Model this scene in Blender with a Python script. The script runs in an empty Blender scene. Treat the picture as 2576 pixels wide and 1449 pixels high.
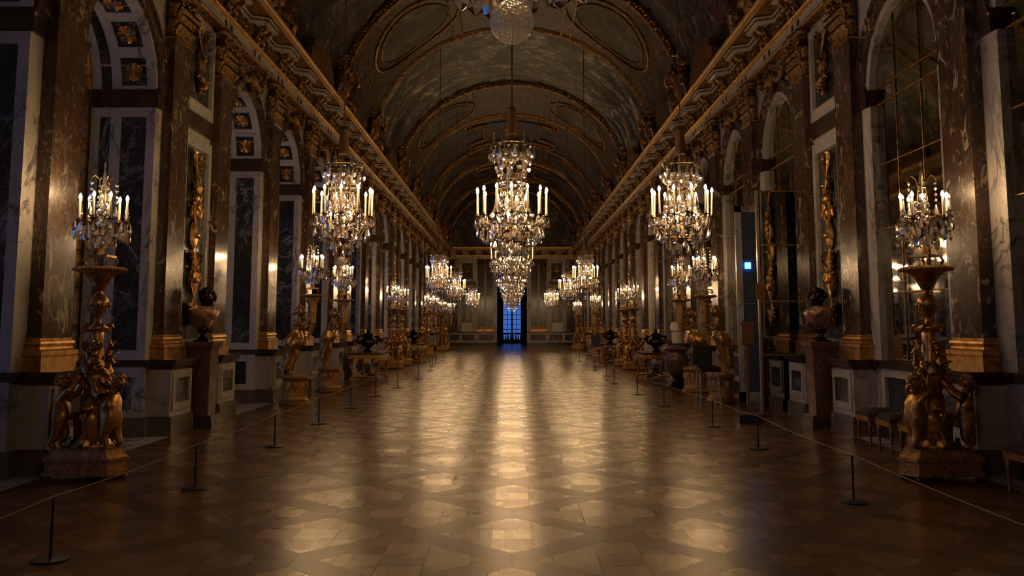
import bpy, math, random
from math import sin, cos, pi, radians, sqrt, atan2
from mathutils import Vector, Matrix

# ------------------------------------------------------------------ camera, world, light, exposure
scn = bpy.context.scene
COL = scn.collection
FPX, CYP, HORIZ, EYE = 2200.0, 582.0, 818.0, 1.6
PITCH = math.atan((HORIZ - CYP) / FPX)
cam_data = bpy.data.cameras.new('camera')
cam_data.sensor_fit = 'HORIZONTAL'
cam_data.sensor_width = 36.0
cam_data.lens = FPX / 2576 * 36.0
cam_data.shift_x = 0.0
cam_data.shift_y = -(724.5 - CYP) / 2576
cam_data.clip_start = 0.05
cam_data.clip_end = 400
cam = bpy.data.objects.new('camera', cam_data)
COL.objects.link(cam)
cam.location = (0, 0, EYE)
cam.rotation_euler = (pi / 2 + PITCH, 0, 0)
scn.camera = cam

scn.view_settings.view_transform = 'Standard'
scn.view_settings.look = 'None'
scn.view_settings.gamma = 1.0
scn.view_settings.use_curve_mapping = False
scn.view_settings.exposure = 0.0
FLAME_POWER = 240.0

world = bpy.data.worlds.new('evening_sky')
scn.world = world
world.use_nodes = True
wn = world.node_tree.nodes
wl = world.node_tree.links
wn.clear()
w_out = wn.new('ShaderNodeOutputWorld')
w_bg = wn.new('ShaderNodeBackground')
w_tc = wn.new('ShaderNodeTexCoord')
w_no = wn.new('ShaderNodeTexNoise')
w_no.inputs['Scale'].default_value = 4.0
w_no.inputs['Detail'].default_value = 4.0
w_rp = wn.new('ShaderNodeValToRGB')
w_rp.color_ramp.elements[0].position = 0.35
w_rp.color_ramp.elements[0].color = (0.03, 0.10, 0.38, 1)
w_rp.color_ramp.elements[1].position = 0.65
w_rp.color_ramp.elements[1].color = (0.07, 0.19, 0.56, 1)
w_bg.inputs['Strength'].default_value = 1.6
wl.new(w_tc.outputs['Generated'], w_no.inputs['Vector'])
wl.new(w_no.outputs['Fac'], w_rp.inputs['Fac'])
wl.new(w_rp.outputs['Color'], w_bg.inputs['Color'])
wl.new(w_bg.outputs['Background'], w_out.inputs['Surface'])

try:
    cy = scn.cycles
    cy.max_bounces = 4
    cy.diffuse_bounces = 2
    cy.glossy_bounces = 3
    cy.transmission_bounces = 3
    cy.transparent_max_bounces = 9
    cy.use_adaptive_sampling = True
    cy.adaptive_threshold = 0.08
    cy.caustics_reflective = False
    cy.caustics_refractive = False
    cy.sample_clamp_indirect = 4.0
    cy.sample_clamp_direct = 0.0
    cy.use_denoising = True
    cy.blur_glossy = 0.5
except Exception:
    pass

rnd = random.Random(7)

# ------------------------------------------------------------------ materials
def new_mat(name):
    m = bpy.data.materials.new(name)
    m.use_nodes = True
    nt = m.node_tree
    nt.nodes.clear()
    return m, nt, nt.nodes, nt.links

def principled(name, color, rough=0.5, metal=0.0, spec=0.5, coat=0.0):
    m, nt, N, L = new_mat(name)
    o = N.new('ShaderNodeOutputMaterial')
    p = N.new('ShaderNodeBsdfPrincipled')
    p.inputs['Base Color'].default_value = (*color, 1)
    p.inputs['Roughness'].default_value = rough
    p.inputs['Metallic'].default_value = metal
    p.inputs['Specular IOR Level'].default_value = spec
    p.inputs['Coat Weight'].default_value = coat
    L.new(p.outputs[0], o.inputs[0])
    return m, nt, N, L, p

def noise(N, L, vec, scale, detail=4, rough=0.55, dist=0.0):
    n = N.new('ShaderNodeTexNoise')
    n.inputs['Scale'].default_value = scale
    n.inputs['Detail'].default_value = detail
    n.inputs['Roughness'].default_value = rough
    n.inputs['Distortion'].default_value = dist
    if vec is not None:
        L.new(vec, n.inputs['Vector'])
    return n.outputs['Fac']

def ramp(N, L, fac, stops, interp='LINEAR'):
    r = N.new('ShaderNodeValToRGB')
    r.color_ramp.interpolation = interp
    els = r.color_ramp.elements
    while len(els) < len(stops):
        els.new(0.5)
    for e, (p, c) in zip(els, stops):
        e.position = p
        e.color = (c[0], c[1], c[2], 1) if not isinstance(c, (int, float)) else (c, c, c, 1)
    L.new(fac, r.inputs['Fac'])
    return r.outputs['Color']

def mixc(N, L, fac, a, b, mode='MIX'):
    x = N.new('ShaderNodeMix')
    x.data_type = 'RGBA'
    x.blend_type = mode
    if isinstance(fac, (int, float)):
        x.inputs[0].default_value = fac
    else:
        L.new(fac, x.inputs[0])
    for i, v in ((6, a), (7, b)):
        if isinstance(v, tuple):
            x.inputs[i].default_value = (*v, 1)
        else:
            L.new(v, x.inputs[i])
    return x.outputs[2]

def position(N, L, scale=(1, 1, 1), rot=(0, 0, 0), local=False):
    if local:
        src = N.new('ShaderNodeTexCoord').outputs['Object']
    else:
        src = N.new('ShaderNodeNewGeometry').outputs['Position']
    m = N.new('ShaderNodeMapping')
    m.inputs['Scale'].default_value = scale
    m.inputs['Rotation'].default_value = rot
    L.new(src, m.inputs['Vector'])
    return m.outputs['Vector']

def bump(N, L, p, height, strength=0.3, dist=0.01):
    b = N.new('ShaderNodeBump')
    b.inputs['Strength'].default_value = strength
    b.inputs['Distance'].default_value = dist
    L.new(height, b.inputs['Height'])
    L.new(b.outputs['Normal'], p.inputs['Normal'])

def vein(N, L, vec, scale, width, dist=1.5):
    f = noise(N, L, vec, scale, 6, 0.6, dist)
    s = N.new('ShaderNodeMath'); s.operation = 'SUBTRACT'; s.inputs[1].default_value = 0.5
    L.new(f, s.inputs[0])
    a = N.new('ShaderNodeMath'); a.operation = 'ABSOLUTE'
    L.new(s.outputs[0], a.inputs[0])
    return ramp(N, L, a.outputs[0], [(0.0, 1.0), (width, 0.0)])

def marble(name, base, base2, veincol, blotch=None, vs=1.6, vw=0.03, rough=0.16, vstr=0.8, bpos=(0.60, 0.66), stretch=(1, 1, 0.6)):
    m, nt, N, L, p = principled(name, base, rough)
    v = position(N, L, stretch, (0.5, 0.35, 0.2))
    c = ramp(N, L, noise(N, L, v, 2.2, 7, 0.62, 0.8), [(0.3, base), (0.7, base2)])
    if blotch:
        bf = ramp(N, L, noise(N, L, v, 4.2, 5, 0.62, 2.2), [(bpos[0], 0.0), (bpos[1], 1.0)])
        bf2 = ramp(N, L, noise(N, L, v, 1.4, 3, 0.5, 1.0), [(0.45, 0.15), (0.6, 1.0)])
        c = mixc(N, L, mixc(N, L, 1.0, bf, bf2, 'MULTIPLY'), c, blotch)
    vf = vein(N, L, v, vs, vw)
    vf2 = vein(N, L, v, vs * 3.1, vw * 0.8, 2.5)
    mod = ramp(N, L, noise(N, L, v, 1.1, 2), [(0.42, 0.0), (0.6, 1.0)])
    f = mixc(N, L, 1.0, mixc(N, L, 0.5, vf, vf2, 'ADD'), mod, 'MULTIPLY')
    f = mixc(N, L, 1.0, f, (vstr, vstr, vstr), 'MULTIPLY')
    c = mixc(N, L, f, c, veincol)
    L.new(c, p.inputs['Base Color'])
    return m

M = {}
M['white'] = marble('white_veined_marble', (0.56, 0.52, 0.46), (0.42, 0.39, 0.36), (0.07, 0.07, 0.08), vs=1.3, vw=0.035, rough=0.26)
M['brown'] = marble('mottled_red_brown_marble', (0.040, 0.021, 0.014), (0.095, 0.054, 0.034), (0.30, 0.24, 0.17), (0.46, 0.40, 0.31), vs=3.0, vw=0.016, rough=0.17, vstr=0.55, bpos=(0.56, 0.62))
M['darkbrown'] = marble('dark_brown_marble', (0.035, 0.02, 0.014), (0.075, 0.045, 0.03), (0.25, 0.2, 0.14), vs=2.2, vw=0.012, rough=0.2, vstr=0.5)
M['green'] = marble('dark_green_marble', (0.016, 0.021, 0.022), (0.045, 0.052, 0.045), (0.34, 0.36, 0.38), vs=1.5, vw=0.03, rough=0.2, vstr=0.75)
M['porphyry'] = marble('red_porphyry', (0.10, 0.05, 0.04), (0.17, 0.09, 0.06), (0.3, 0.2, 0.14), (0.30, 0.16, 0.11), vs=5, vw=0.02, rough=0.2)
M['pink'] = marble('pinkish_alabaster', (0.30, 0.15, 0.09), (0.42, 0.24, 0.15), (0.12, 0.05, 0.03), vs=4, vw=0.03, rough=0.25)
M['taupe'] = marble('grey_brown_marble', (0.17, 0.14, 0.11), (0.11, 0.09, 0.075), (0.3, 0.27, 0.22), vs=1.6, vw=0.02, rough=0.22)
M['statue'] = marble('statue_marble', (0.86, 0.80, 0.66), (0.78, 0.72, 0.58), (0.6, 0.55, 0.45), vs=2, vw=0.01, rough=0.4)

def gold(name, c1, c2, rough=0.34, local=True, scale=14, bstr=0.0):
    m, nt, N, L, p = principled(name, c1, rough, 1.0)
    v = position(N, L, (1, 1, 1), (0, 0, 0), local)
    f = noise(N, L, v, scale, 5, 0.65)
    L.new(ramp(N, L, f, [(0.35, c2), (0.6, c1)]), p.inputs['Base Color'])
    L.new(ramp(N, L, f, [(0.3, rough + 0.2), (0.65, rough)]), p.inputs['Roughness'])
    if bstr:
        bump(N, L, p, noise(N, L, v, scale * 3, 4, 0.6), bstr, 0.01)
    return m

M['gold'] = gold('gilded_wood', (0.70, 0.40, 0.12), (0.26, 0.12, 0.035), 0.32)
M['goldbright'] = gold('gilt_moulding', (0.72, 0.44, 0.16), (0.36, 0.19, 0.06), 0.34, False, 9)  # slightly brighter, paler gilding
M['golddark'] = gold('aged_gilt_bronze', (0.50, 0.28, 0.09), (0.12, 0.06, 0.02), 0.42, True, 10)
M['goldstucco'] = gold('gilded_stucco', (0.55, 0.33, 0.12), (0.12, 0.065, 0.025), 0.45, False, 7)
M['goldcarved'] = gold('carved_gilding', (0.60, 0.36, 0.12), (0.28, 0.15, 0.05), 0.38, True, 26, 0.8)
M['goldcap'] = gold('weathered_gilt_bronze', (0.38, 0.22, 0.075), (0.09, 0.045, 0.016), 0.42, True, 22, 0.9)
M['bronze'] = gold('dark_bronze', (0.055, 0.035, 0.03), (0.02, 0.014, 0.012), 0.3, True, 8)
M['blackmetal'] = principled('black_painted_metal', (0.012, 0.012, 0.013), 0.45)[0]
M['steel'] = principled('brushed_steel', (0.42, 0.42, 0.42), 0.35, 0.9)[0]
M['blackleather'] = principled('black_leather', (0.008, 0.008, 0.010), 0.5)[0]
M['stonegrey'] = marble('pale_grey_stone', (0.30, 0.29, 0.27), (0.22, 0.21, 0.20), (0.12, 0.12, 0.12), vs=1.0, vw=0.02, rough=0.35)
M['cord'] = principled('silk_cord', (0.13, 0.06, 0.022), 0.8)[0]
M['rope'] = principled('pale_barrier_cord', (0.42, 0.34, 0.24), 0.8)[0]
M['candle'] = principled('ivory_candle_wax', (0.93, 0.80, 0.58), 0.5)[0]
M['armmetal'] = principled('gilt_brass_arm', (0.26, 0.17, 0.08), 0.35, 1.0)[0]
M['darkvoid'] = principled('room_shade_wall', (0.012, 0.013, 0.03), 0.6)[0]  # gloom of the unlit salon and passage put into the wall colour
M['signwood'] = principled('brown_sign_wood', (0.17, 0.07, 0.03), 0.5)[0]
M['velvet'] = principled('dark_velvet', (0.05, 0.03, 0.022), 0.9)[0]
M['muntin'] = principled('dark_window_bars', (0.010, 0.012, 0.022), 0.5)[0]
M['curtain'] = principled('dark_curtain_cloth', (0.02, 0.015, 0.04), 0.9)[0]

def m_panelwood():
    m, nt, N, L, p = principled('grey_blue_painted_panelling', (0.06, 0.085, 0.115), 0.4)
    return m
M['bluewood'] = m_panelwood()

def m_wood():
    m, nt, N, L, p = principled('oak_parquet', (0.2, 0.1, 0.05), 0.3)
    at = N.new('ShaderNodeAttribute'); at.attribute_name = 'tone'
    sp = N.new('ShaderNodeSeparateColor')
    L.new(at.outputs['Color'], sp.inputs[0])
    va = position(N, L, (90, 5, 1))
    vb = position(N, L, (5, 90, 1))
    na = noise(N, L, va, 1.0, 5, 0.7, 0.6)
    nb = noise(N, L, vb, 1.0, 5, 0.7, 0.6)
    x = N.new('ShaderNodeMix'); x.data_type = 'FLOAT'
    L.new(sp.outputs[1], x.inputs[0]); L.new(na, x.inputs[2]); L.new(nb, x.inputs[3])
    grain = x.outputs[0]
    c = ramp(N, L, sp.outputs[0], [(0.0, (0.080, 0.038, 0.016)), (0.5, (0.14, 0.068, 0.028)), (1.0, (0.20, 0.105, 0.046))])
    g = ramp(N, L, grain, [(0.3, (0.55, 0.5, 0.45)), (0.62, (1.1, 1.1, 1.1))])
    c = mixc(N, L, 1.0, c, g, 'MULTIPLY')
    L.new(c, p.inputs['Base Color'])
    dirt = noise(N, L, position(N, L), 1.1, 4, 0.6)
    r0 = ramp(N, L, dirt, [(0.3, 0.20), (0.7, 0.27)])
    radd = N.new('ShaderNodeMath'); radd.operation = 'MULTIPLY_ADD'
    L.new(sp.outputs[2], radd.inputs[0]); radd.inputs[1].default_value = 0.10
    L.new(r0, radd.inputs[2])
    L.new(radd.outputs[0], p.inputs['Roughness'])
    p.inputs['Specular IOR Level'].default_value = 1.0
    p.inputs['Specular Tint'].default_value = (1.0, 0.80, 0.54, 1)
    p.inputs['IOR'].default_value = 1.5
    p.inputs['Coat Weight'].default_value = 0.35
    p.inputs['Coat Roughness'].default_value = 0.24
    p.inputs['Coat Tint'].default_value = (1.0, 0.90, 0.74, 1)
    sl = ramp(N, L, sp.outputs[1], [(0.0, 0.9), (0.5, 0.22), (1.0, 1.0)])
    L.new(sl, p.inputs['Specular IOR Level'])
    bump(N, L, p, grain, 0.12, 0.001)
    return m
M['wood'] = m_wood()

def m_painting(name, cols, scale, stretch):
    m, nt, N, L, p = principled(name, (0.05, 0.04, 0.03), 0.45)
    v = position(N, L, stretch)
    f = noise(N, L, v, scale, 8, 0.6, 1.8)
    c = ramp(N, L, f, cols)
    f2 = noise(N, L, v, scale * 3.2, 5, 0.6, 2.5)
    c2 = ramp(N, L, f2, [(0.42, (0.25, 0.22, 0.18)), (0.54, (1, 1, 1)), (0.66, (2.6, 2.3, 1.9))])
    c = mixc(N, L, 1.0, c, c2, 'MULTIPLY')
    f3 = ramp(N, L, noise(N, L, v, scale * 1.7, 3, 0.5, 1.0), [(0.62, 0.0), (0.68, 1.0)])
    c = mixc(N, L, f3, c, (0.14, 0.035, 0.025))
    L.new(c, p.inputs['Base Color'])
    return m
M['paint_sky'] = m_painting('vault_painting_sky', [(0.34, (0.02, 0.018, 0.013)), (0.45, (0.055, 0.048, 0.034)), (0.53, (0.15, 0.18, 0.17)), (0.64, (0.36, 0.32, 0.22))], 0.42, (1, 1.3, 1))
M['paint_dark'] = m_painting('vault_painting_figures', [(0.36, (0.012, 0.011, 0.010)), (0.48, (0.055, 0.042, 0.026)), (0.56, (0.07, 0.085, 0.078)), (0.66, (0.20, 0.14, 0.08))], 0.6, (1, 1.2, 1))
M['paint_band'] = m_painting('vault_band_grisaille', [(0.32, (0.035, 0.024, 0.014)), (0.5, (0.10, 0.072, 0.040)), (0.66, (0.13, 0.095, 0.055)), (0.8, (0.20, 0.15, 0.08))], 0.9, (1, 1, 1))

def m_entab():
    m, nt, N, L, p = principled('gilded_frieze', (0.3, 0.2, 0.1), 0.45, 0.5)
    v = position(N, L)
    f = noise(N, L, v, 9, 5, 0.65, 0.8)
    L.new(ramp(N, L, f, [(0.4, (0.10, 0.055, 0.025)), (0.52, (0.38, 0.22, 0.08)), (0.66, (0.50, 0.36, 0.2))]), p.inputs['Base Color'])
    bump(N, L, p, f, 0.7, 0.03)
    return m
M['frieze'] = m_entab()

def m_mirror():
    m, nt, N, L, p = principled('aged_mirror_glass', (0.50, 0.50, 0.44), 0.035, 1.0)
    v = position(N, L)
    f = noise(N, L, v, 2.5, 4, 0.6)
    L.new(ramp(N, L, f, [(0.35, (0.34, 0.34, 0.29)), (0.65, (0.56, 0.55, 0.48))]), p.inputs['Base Color'])
    L.new(ramp(N, L, noise(N, L, v, 6, 3), [(0.4, 0.02), (0.7, 0.07)]), p.inputs['Roughness'])
    return m
M['mirror'] = m_mirror()

def m_crystal(name='cut_crystal', tint=(0.93, 0.90, 0.86)):
    m, nt, N, L = new_mat(name)
    o = N.new('ShaderNodeOutputMaterial')
    g = N.new('ShaderNodeBsdfGlossy'); g.inputs['Color'].default_value = (1.0, 0.93, 0.84, 1); g.inputs['Roughness'].default_value = 0.16
    t = N.new('ShaderNodeBsdfTransparent'); t.inputs['Color'].default_value = (*tint, 1)
    r = N.new('ShaderNodeBsdfRefraction'); r.inputs['Color'].default_value = (1.0, 0.95, 0.88, 1); r.inputs['Roughness'].default_value = 0.02; r.inputs['IOR'].default_value = 1.5
    d = N.new('ShaderNodeBsdfTranslucent'); d.inputs['Color'].default_value = (1.0, 0.97, 0.93, 1)
    fr = N.new('ShaderNodeFresnel'); fr.inputs['IOR'].default_value = 2.1
    m1 = N.new('ShaderNodeMixShader'); m1.inputs[0].default_value = 0.08
    L.new(t.outputs[0], m1.inputs[1]); L.new(r.outputs[0], m1.inputs[2])
    m3 = N.new('ShaderNodeMixShader'); m3.inputs[0].default_value = 0.30
    L.new(m1.outputs[0], m3.inputs[1]); L.new(d.outputs[0], m3.inputs[2])
    m2 = N.new('ShaderNodeMixShader')
    L.new(fr.outputs[0], m2.inputs[0]); L.new(m3.outputs[0], m2.inputs[1]); L.new(g.outputs[0], m2.inputs[2])
    L.new(m2.outputs[0], o.inputs[0])
    return m
M['crystal'] = m_crystal()

def m_ball():
    m, nt, N, L = new_mat('diamond_cut_crystal')
    o = N.new('ShaderNodeOutputMaterial')
    v = N.new('ShaderNodeTexVoronoi'); v.inputs['Scale'].default_value = 75
    tc = N.new('ShaderNodeTexCoord'); L.new(tc.outputs['Object'], v.inputs['Vector'])
    bp = N.new('ShaderNodeBump'); bp.inputs['Strength'].default_value = 0.9; bp.inputs['Distance'].default_value = 0.006
    L.new(v.outputs['Distance'], bp.inputs['Height'])
    g = N.new('ShaderNodeBsdfGlossy'); g.inputs['Color'].default_value = (1, 0.94, 0.85, 1); g.inputs['Roughness'].default_value = 0.12
    t = N.new('ShaderNodeBsdfTransparent'); t.inputs['Color'].default_value = (0.9, 0.87, 0.82, 1)
    d = N.new('ShaderNodeBsdfTranslucent'); d.inputs['Color'].default_value = (1, 0.95, 0.88, 1)
    L.new(bp.outputs['Normal'], g.inputs['Normal']); L.new(bp.outputs['Normal'], d.inputs['Normal'])
    m1 = N.new('ShaderNodeMixShader'); m1.inputs[0].default_value = 0.35
    L.new(t.outputs[0], m1.inputs[1]); L.new(d.outputs[0], m1.inputs[2])
    m2 = N.new('ShaderNodeMixShader'); m2.inputs[0].default_value = 0.35
    L.new(m1.outputs[0], m2.inputs[1]); L.new(g.outputs[0], m2.inputs[2])
    L.new(m2.outputs[0], o.inputs[0])
    return m
M['ball'] = m_ball()

def m_emit(name, color, strength):
    m, nt, N, L = new_mat(name)
    o = N.new('ShaderNodeOutputMaterial')
    e = N.new('ShaderNodeEmission')
    e.inputs['Color'].default_value = (*color, 1)
    e.inputs['Strength'].default_value = strength
    L.new(e.outputs[0], o.inputs[0])
    return m
M['flame'] = m_emit('candle_flame_glow', (1.0, 0.63, 0.31), FLAME_POWER)
M['exit_blue'] = m_emit('exit_sign_blue_light', (0.03, 0.25, 1.0), 5.0)
M['exit_white'] = m_emit('exit_sign_white_arrow', (0.75, 0.9, 1.0), 3.0)

def m_glass(name, tint):
    m, nt, N, L = new_mat(name)
    o = N.new('ShaderNodeOutputMaterial')
    t = N.new('ShaderNodeBsdfTransparent'); t.inputs['Color'].default_value = (*tint, 1)
    g = N.new('ShaderNodeBsdfGlossy'); g.inputs['Roughness'].default_value = 0.02
    fr = N.new('ShaderNodeFresnel'); fr.inputs['IOR'].default_value = 1.45
    mx = N.new('ShaderNodeMixShader')
    L.new(fr.outputs[0], mx.inputs[0]); L.new(t.outputs[0], mx.inputs[1]); L.new(g.outputs[0], mx.inputs[2])
    L.new(mx.outputs[0], o.inputs[0])
    return m
M['glass'] = m_glass('window_glass', (0.72, 0.76, 0.82))
M['glassdim'] = m_glass('light_trim_window_glass', (0.88, 0.84, 0.86))  # added tint, no real film: trims the sky light reaching the reveals
M['doorglass'] = m_glass('door_glass', (0.5, 0.52, 0.55))

# ------------------------------------------------------------------ mesh builder
class MB:
    def __init__(s):
        s.v = []; s.f = []; s.c = []
    def add(s, verts, faces, tone=None):
        b = len(s.v)
        s.v.extend([tuple(p) for p in verts])
        for f in faces:
            s.f.append(tuple(i + b for i in f))
            s.c.append(tone)
        return s
    def box(s, x0, x1, y0, y1, z0, z1):
        if x0 > x1: x0, x1 = x1, x0
        if y0 > y1: y0, y1 = y1, y0
        v = [(x0, y0, z0), (x1, y0, z0), (x1, y1, z0), (x0, y1, z0), (x0, y0, z1), (x1, y0, z1), (x1, y1, z1), (x0, y1, z1)]
        return s.add(v, [(0, 3, 2, 1), (4, 5, 6, 7), (0, 1, 5, 4), (1, 2, 6, 5), (2, 3, 7, 6), (3, 0, 4, 7)])
    def lathe(s, prof, seg=16, c=(0, 0, 0), lobes=0, amp=0.0, twist=0.0, sx=1.0, sy=1.0, a0=0.0):
        n = len(prof); vs = []
        for i, (r, z) in enumerate(prof):
            for k in range(seg):
                a = 2 * pi * k / seg + a0
                rr = r * (1 + amp * cos(lobes * a + twist * z)) if lobes else r
                vs.append((c[0] + rr * cos(a) * sx, c[1] + rr * sin(a) * sy, c[2] + z))
        fs = []
        for i in range(n - 1):
            for k in range(seg):
                k2 = (k + 1) % seg
                fs.append((i * seg + k, i * seg + k2, (i + 1) * seg + k2, (i + 1) * seg + k))
        fs.append(tuple(range(seg - 1, -1, -1)))
        fs.append(tuple((n - 1) * seg + k for k in range(seg)))
        return s.add(vs, fs)
    def tube(s, pts, r, seg=6, caps=True):
        pts = [Vector(p) for p in pts]
        n = len(pts)
        rs = r if isinstance(r, (list, tuple)) else [r] * n
        vs = []
        up = Vector((0, 0, 1))
        prev = None
        for i, p in enumerate(pts):
            t = (pts[min(i + 1, n - 1)] - pts[max(i - 1, 0)])
            if t.length < 1e-9: t = Vector((0, 0, 1))
            t.normalize()
            if prev is None:
                a = up if abs(t.z) < 0.9 else Vector((1, 0, 0))
                u = t.cross(a).normalized()
            else:
                u = (prev - t * prev.dot(t))
                u = u.normalized() if u.length > 1e-6 else t.orthogonal().normalized()
            prev = u
            w = t.cross(u)
            for k in range(seg):
                a = 2 * pi * k / seg
                vs.append(p + (u * cos(a) + w * sin(a)) * rs[i])
        fs = []
        for i in range(n - 1):
            for k in range(seg):
                k2 = (k + 1) % seg
                fs.append((i * seg + k, i * seg + k2, (i + 1) * seg + k2, (i + 1) * seg + k))
        if caps:
            fs.append(tuple(range(seg - 1, -1, -1)))
            fs.append(tuple((n - 1) * seg + k for k in range(seg)))
        return s.add(vs, fs)
    def ball(s, c, r, seg=8, rings=5, sc=(1, 1, 1)):
        prof = [(r * sin(pi * i / rings) + 1e-4, -r * cos(pi * i / rings)) for i in range(rings + 1)]
        vs = []; fs = []
        for (rr, z) in prof:
            for k in range(seg):
                a = 2 * pi * k / seg
                vs.append((c[0] + rr * cos(a) * sc[0], c[1] + rr * sin(a) * sc[1], c[2] + z * sc[2]))
        for i in range(rings):
            for k in range(seg):
                k2 = (k + 1) % seg
                fs.append((i * seg + k, i * seg + k2, (i + 1) * seg + k2, (i + 1) * seg + k))
        return s.add(vs, fs)
    def leaf(s, base, out, up, h, w, curl=0.5, thick=0.25):
        # acanthus-like leaf: rises along up, curls over along out
        base = Vector(base); out = Vector(out).normalized(); up = Vector(up).normalized()
        side = up.cross(out).normalized()
        vs = []; fs = []
        R = 5
        for i in range(R + 1):
            t = i / R
            hh = h * (t if t < 0.8 else 0.8 - (t - 0.8) * 0.9)
            oo = w * thick + h * curl * t ** 2.5
            ww = w * (0.55 + 0.6 * sin(pi * min(1, t * 1.05)) ** 0.7) * (1 - 0.75 * t ** 4) * 0.5
            c = base + up * hh + out * oo
            vs.append(c - side * ww - out * (0.18 * w))
            vs.append(c - side * ww * 0.45 + out * 0.02 * w)
            vs.append(c + out * (0.14 * w))
            vs.append(c + side * ww * 0.45 + out * 0.02 * w)
            vs.append(c + side * ww - out * (0.18 * w))
        for i in range(R):
            for k in range(4):
                a = i * 5 + k
                fs.append((a, a + 1, a + 6, a + 5))
        return s.add(vs, fs)
    def mesh(s, name, mat=None, smooth=False, mats=None, sharp=42):
        me = bpy.data.meshes.new(name)
        me.from_pydata(s.v, [], s.f)
        if mats:
            for m in mats: me.materials.append(m)
        elif mat is not None:
            me.materials.append(M[mat] if isinstance(mat, str) else mat)
        if smooth:
            me.polygons.foreach_set('use_smooth', [True] * len(me.polygons))
            me.update()
            if smooth is True: me.set_sharp_from_angle(angle=radians(sharp))
        if any(c is not None for c in s.c):
            ca = me.color_attributes.new('tone', 'FLOAT_COLOR', 'CORNER')
            buf = []
            for f, c in zip(s.f, s.c):
                cc = c or (0.5, 0, 0)
                buf.extend([cc[0], cc[1], cc[2], 1.0] * len(f))
            ca.data.foreach_set('color', buf)
        me.update()
        return me
    def build(s, name, mat, parent=None, loc=(0, 0, 0), rz=0.0, smooth=False, kind=None):
        return put(s.mesh(name, mat, smooth), name, parent, loc, rz, kind)

def put(me, name, parent=None, loc=(0, 0, 0), rz=0.0, kind=None, scale=None, rot=None):
    o = bpy.data.objects.new(name, me)
    COL.objects.link(o)
    o.location = loc
    o.rotation_euler = rot if rot else (0, 0, rz)
    if scale: o.scale = scale
    if parent is not None: o.parent = parent
    if kind: o['kind'] = kind
    return o

def thing(name, label, cat, loc=(0, 0, 0), rz=0.0, group=None, scale=None):
    o = bpy.data.objects.new(name, None)
    COL.objects.link(o)
    o.empty_display_size = 0.1
    o.location = loc; o.rotation_euler = (0, 0, rz)
    if scale: o.scale = scale
    o['label'] = label; o['category'] = cat
    if group: o['group'] = group
    return o

def struct(name, loc=(0, 0, 0)):
    o = bpy.data.objects.new(name, None)
    COL.objects.link(o)
    o.location = loc
    o['kind'] = 'structure'
    return o

KIDS = {}
def index_kids():
    KIDS.clear()
    for o in COL.objects:
        if o.parent is not None:
            KIDS.setdefault(o.parent.name, []).append(o)

def copy_tree(o, parent=None):
    c = o.copy(); COL.objects.link(c)
    if parent is not None: c.parent = parent
    for ch in KIDS.get(o.name, ()):
        copy_tree(ch, c)
    return c

def dup(root, loc, rz, label, group=None):
    c = copy_tree(root)
    c.location = loc; c.rotation_euler = (0, 0, rz)
    c['label'] = label
    if group: c['group'] = group
    return c

def evaluated_mesh(me, mods, name):
    o = bpy.data.objects.new('temp_figure', me)
    COL.objects.link(o)
    mods(o)
    dg = bpy.context.evaluated_depsgraph_get()
    dg.update()
    ev = o.evaluated_get(dg)
    out = bpy.data.meshes.new_from_object(ev)
    out.name = name
    bpy.data.objects.remove(o)
    return out

def skin_mesh(name, joints, edges, mat, subdiv=2):
    names = list(joints)
    me = bpy.data.meshes.new(name + '_skeleton')
    me.from_pydata([joints[n][:3] for n in names], [(names.index(a), names.index(b)) for a, b in edges], [])
    def mods(o):
        sk = o.modifiers.new('skin', 'SKIN')
        if not me.skin_vertices:
            pass
        for i, n in enumerate(names):
            r = joints[n][3]
            rr = r if isinstance(r, tuple) else (r, r)
            me.skin_vertices[0].data[i].radius = rr
            me.skin_vertices[0].data[i].use_root = (i == 0)
        sk.use_smooth_shade = True
        sk.branch_smoothing = 0.4
        ss = o.modifiers.new('sub', 'SUBSURF'); ss.levels = subdiv; ss.render_levels = subdiv
    if not me.skin_vertices:
        import bmesh
        bm = bmesh.new(); bm.from_mesh(me); bm.verts.layers.skin.verify(); bm.to_mesh(me); bm.free()
    out = evaluated_mesh(me, mods, name)
    out.materials.clear(); out.materials.append(M[mat])
    out.polygons.foreach_set('use_smooth', [True] * len(out.polygons))
    return out

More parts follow.
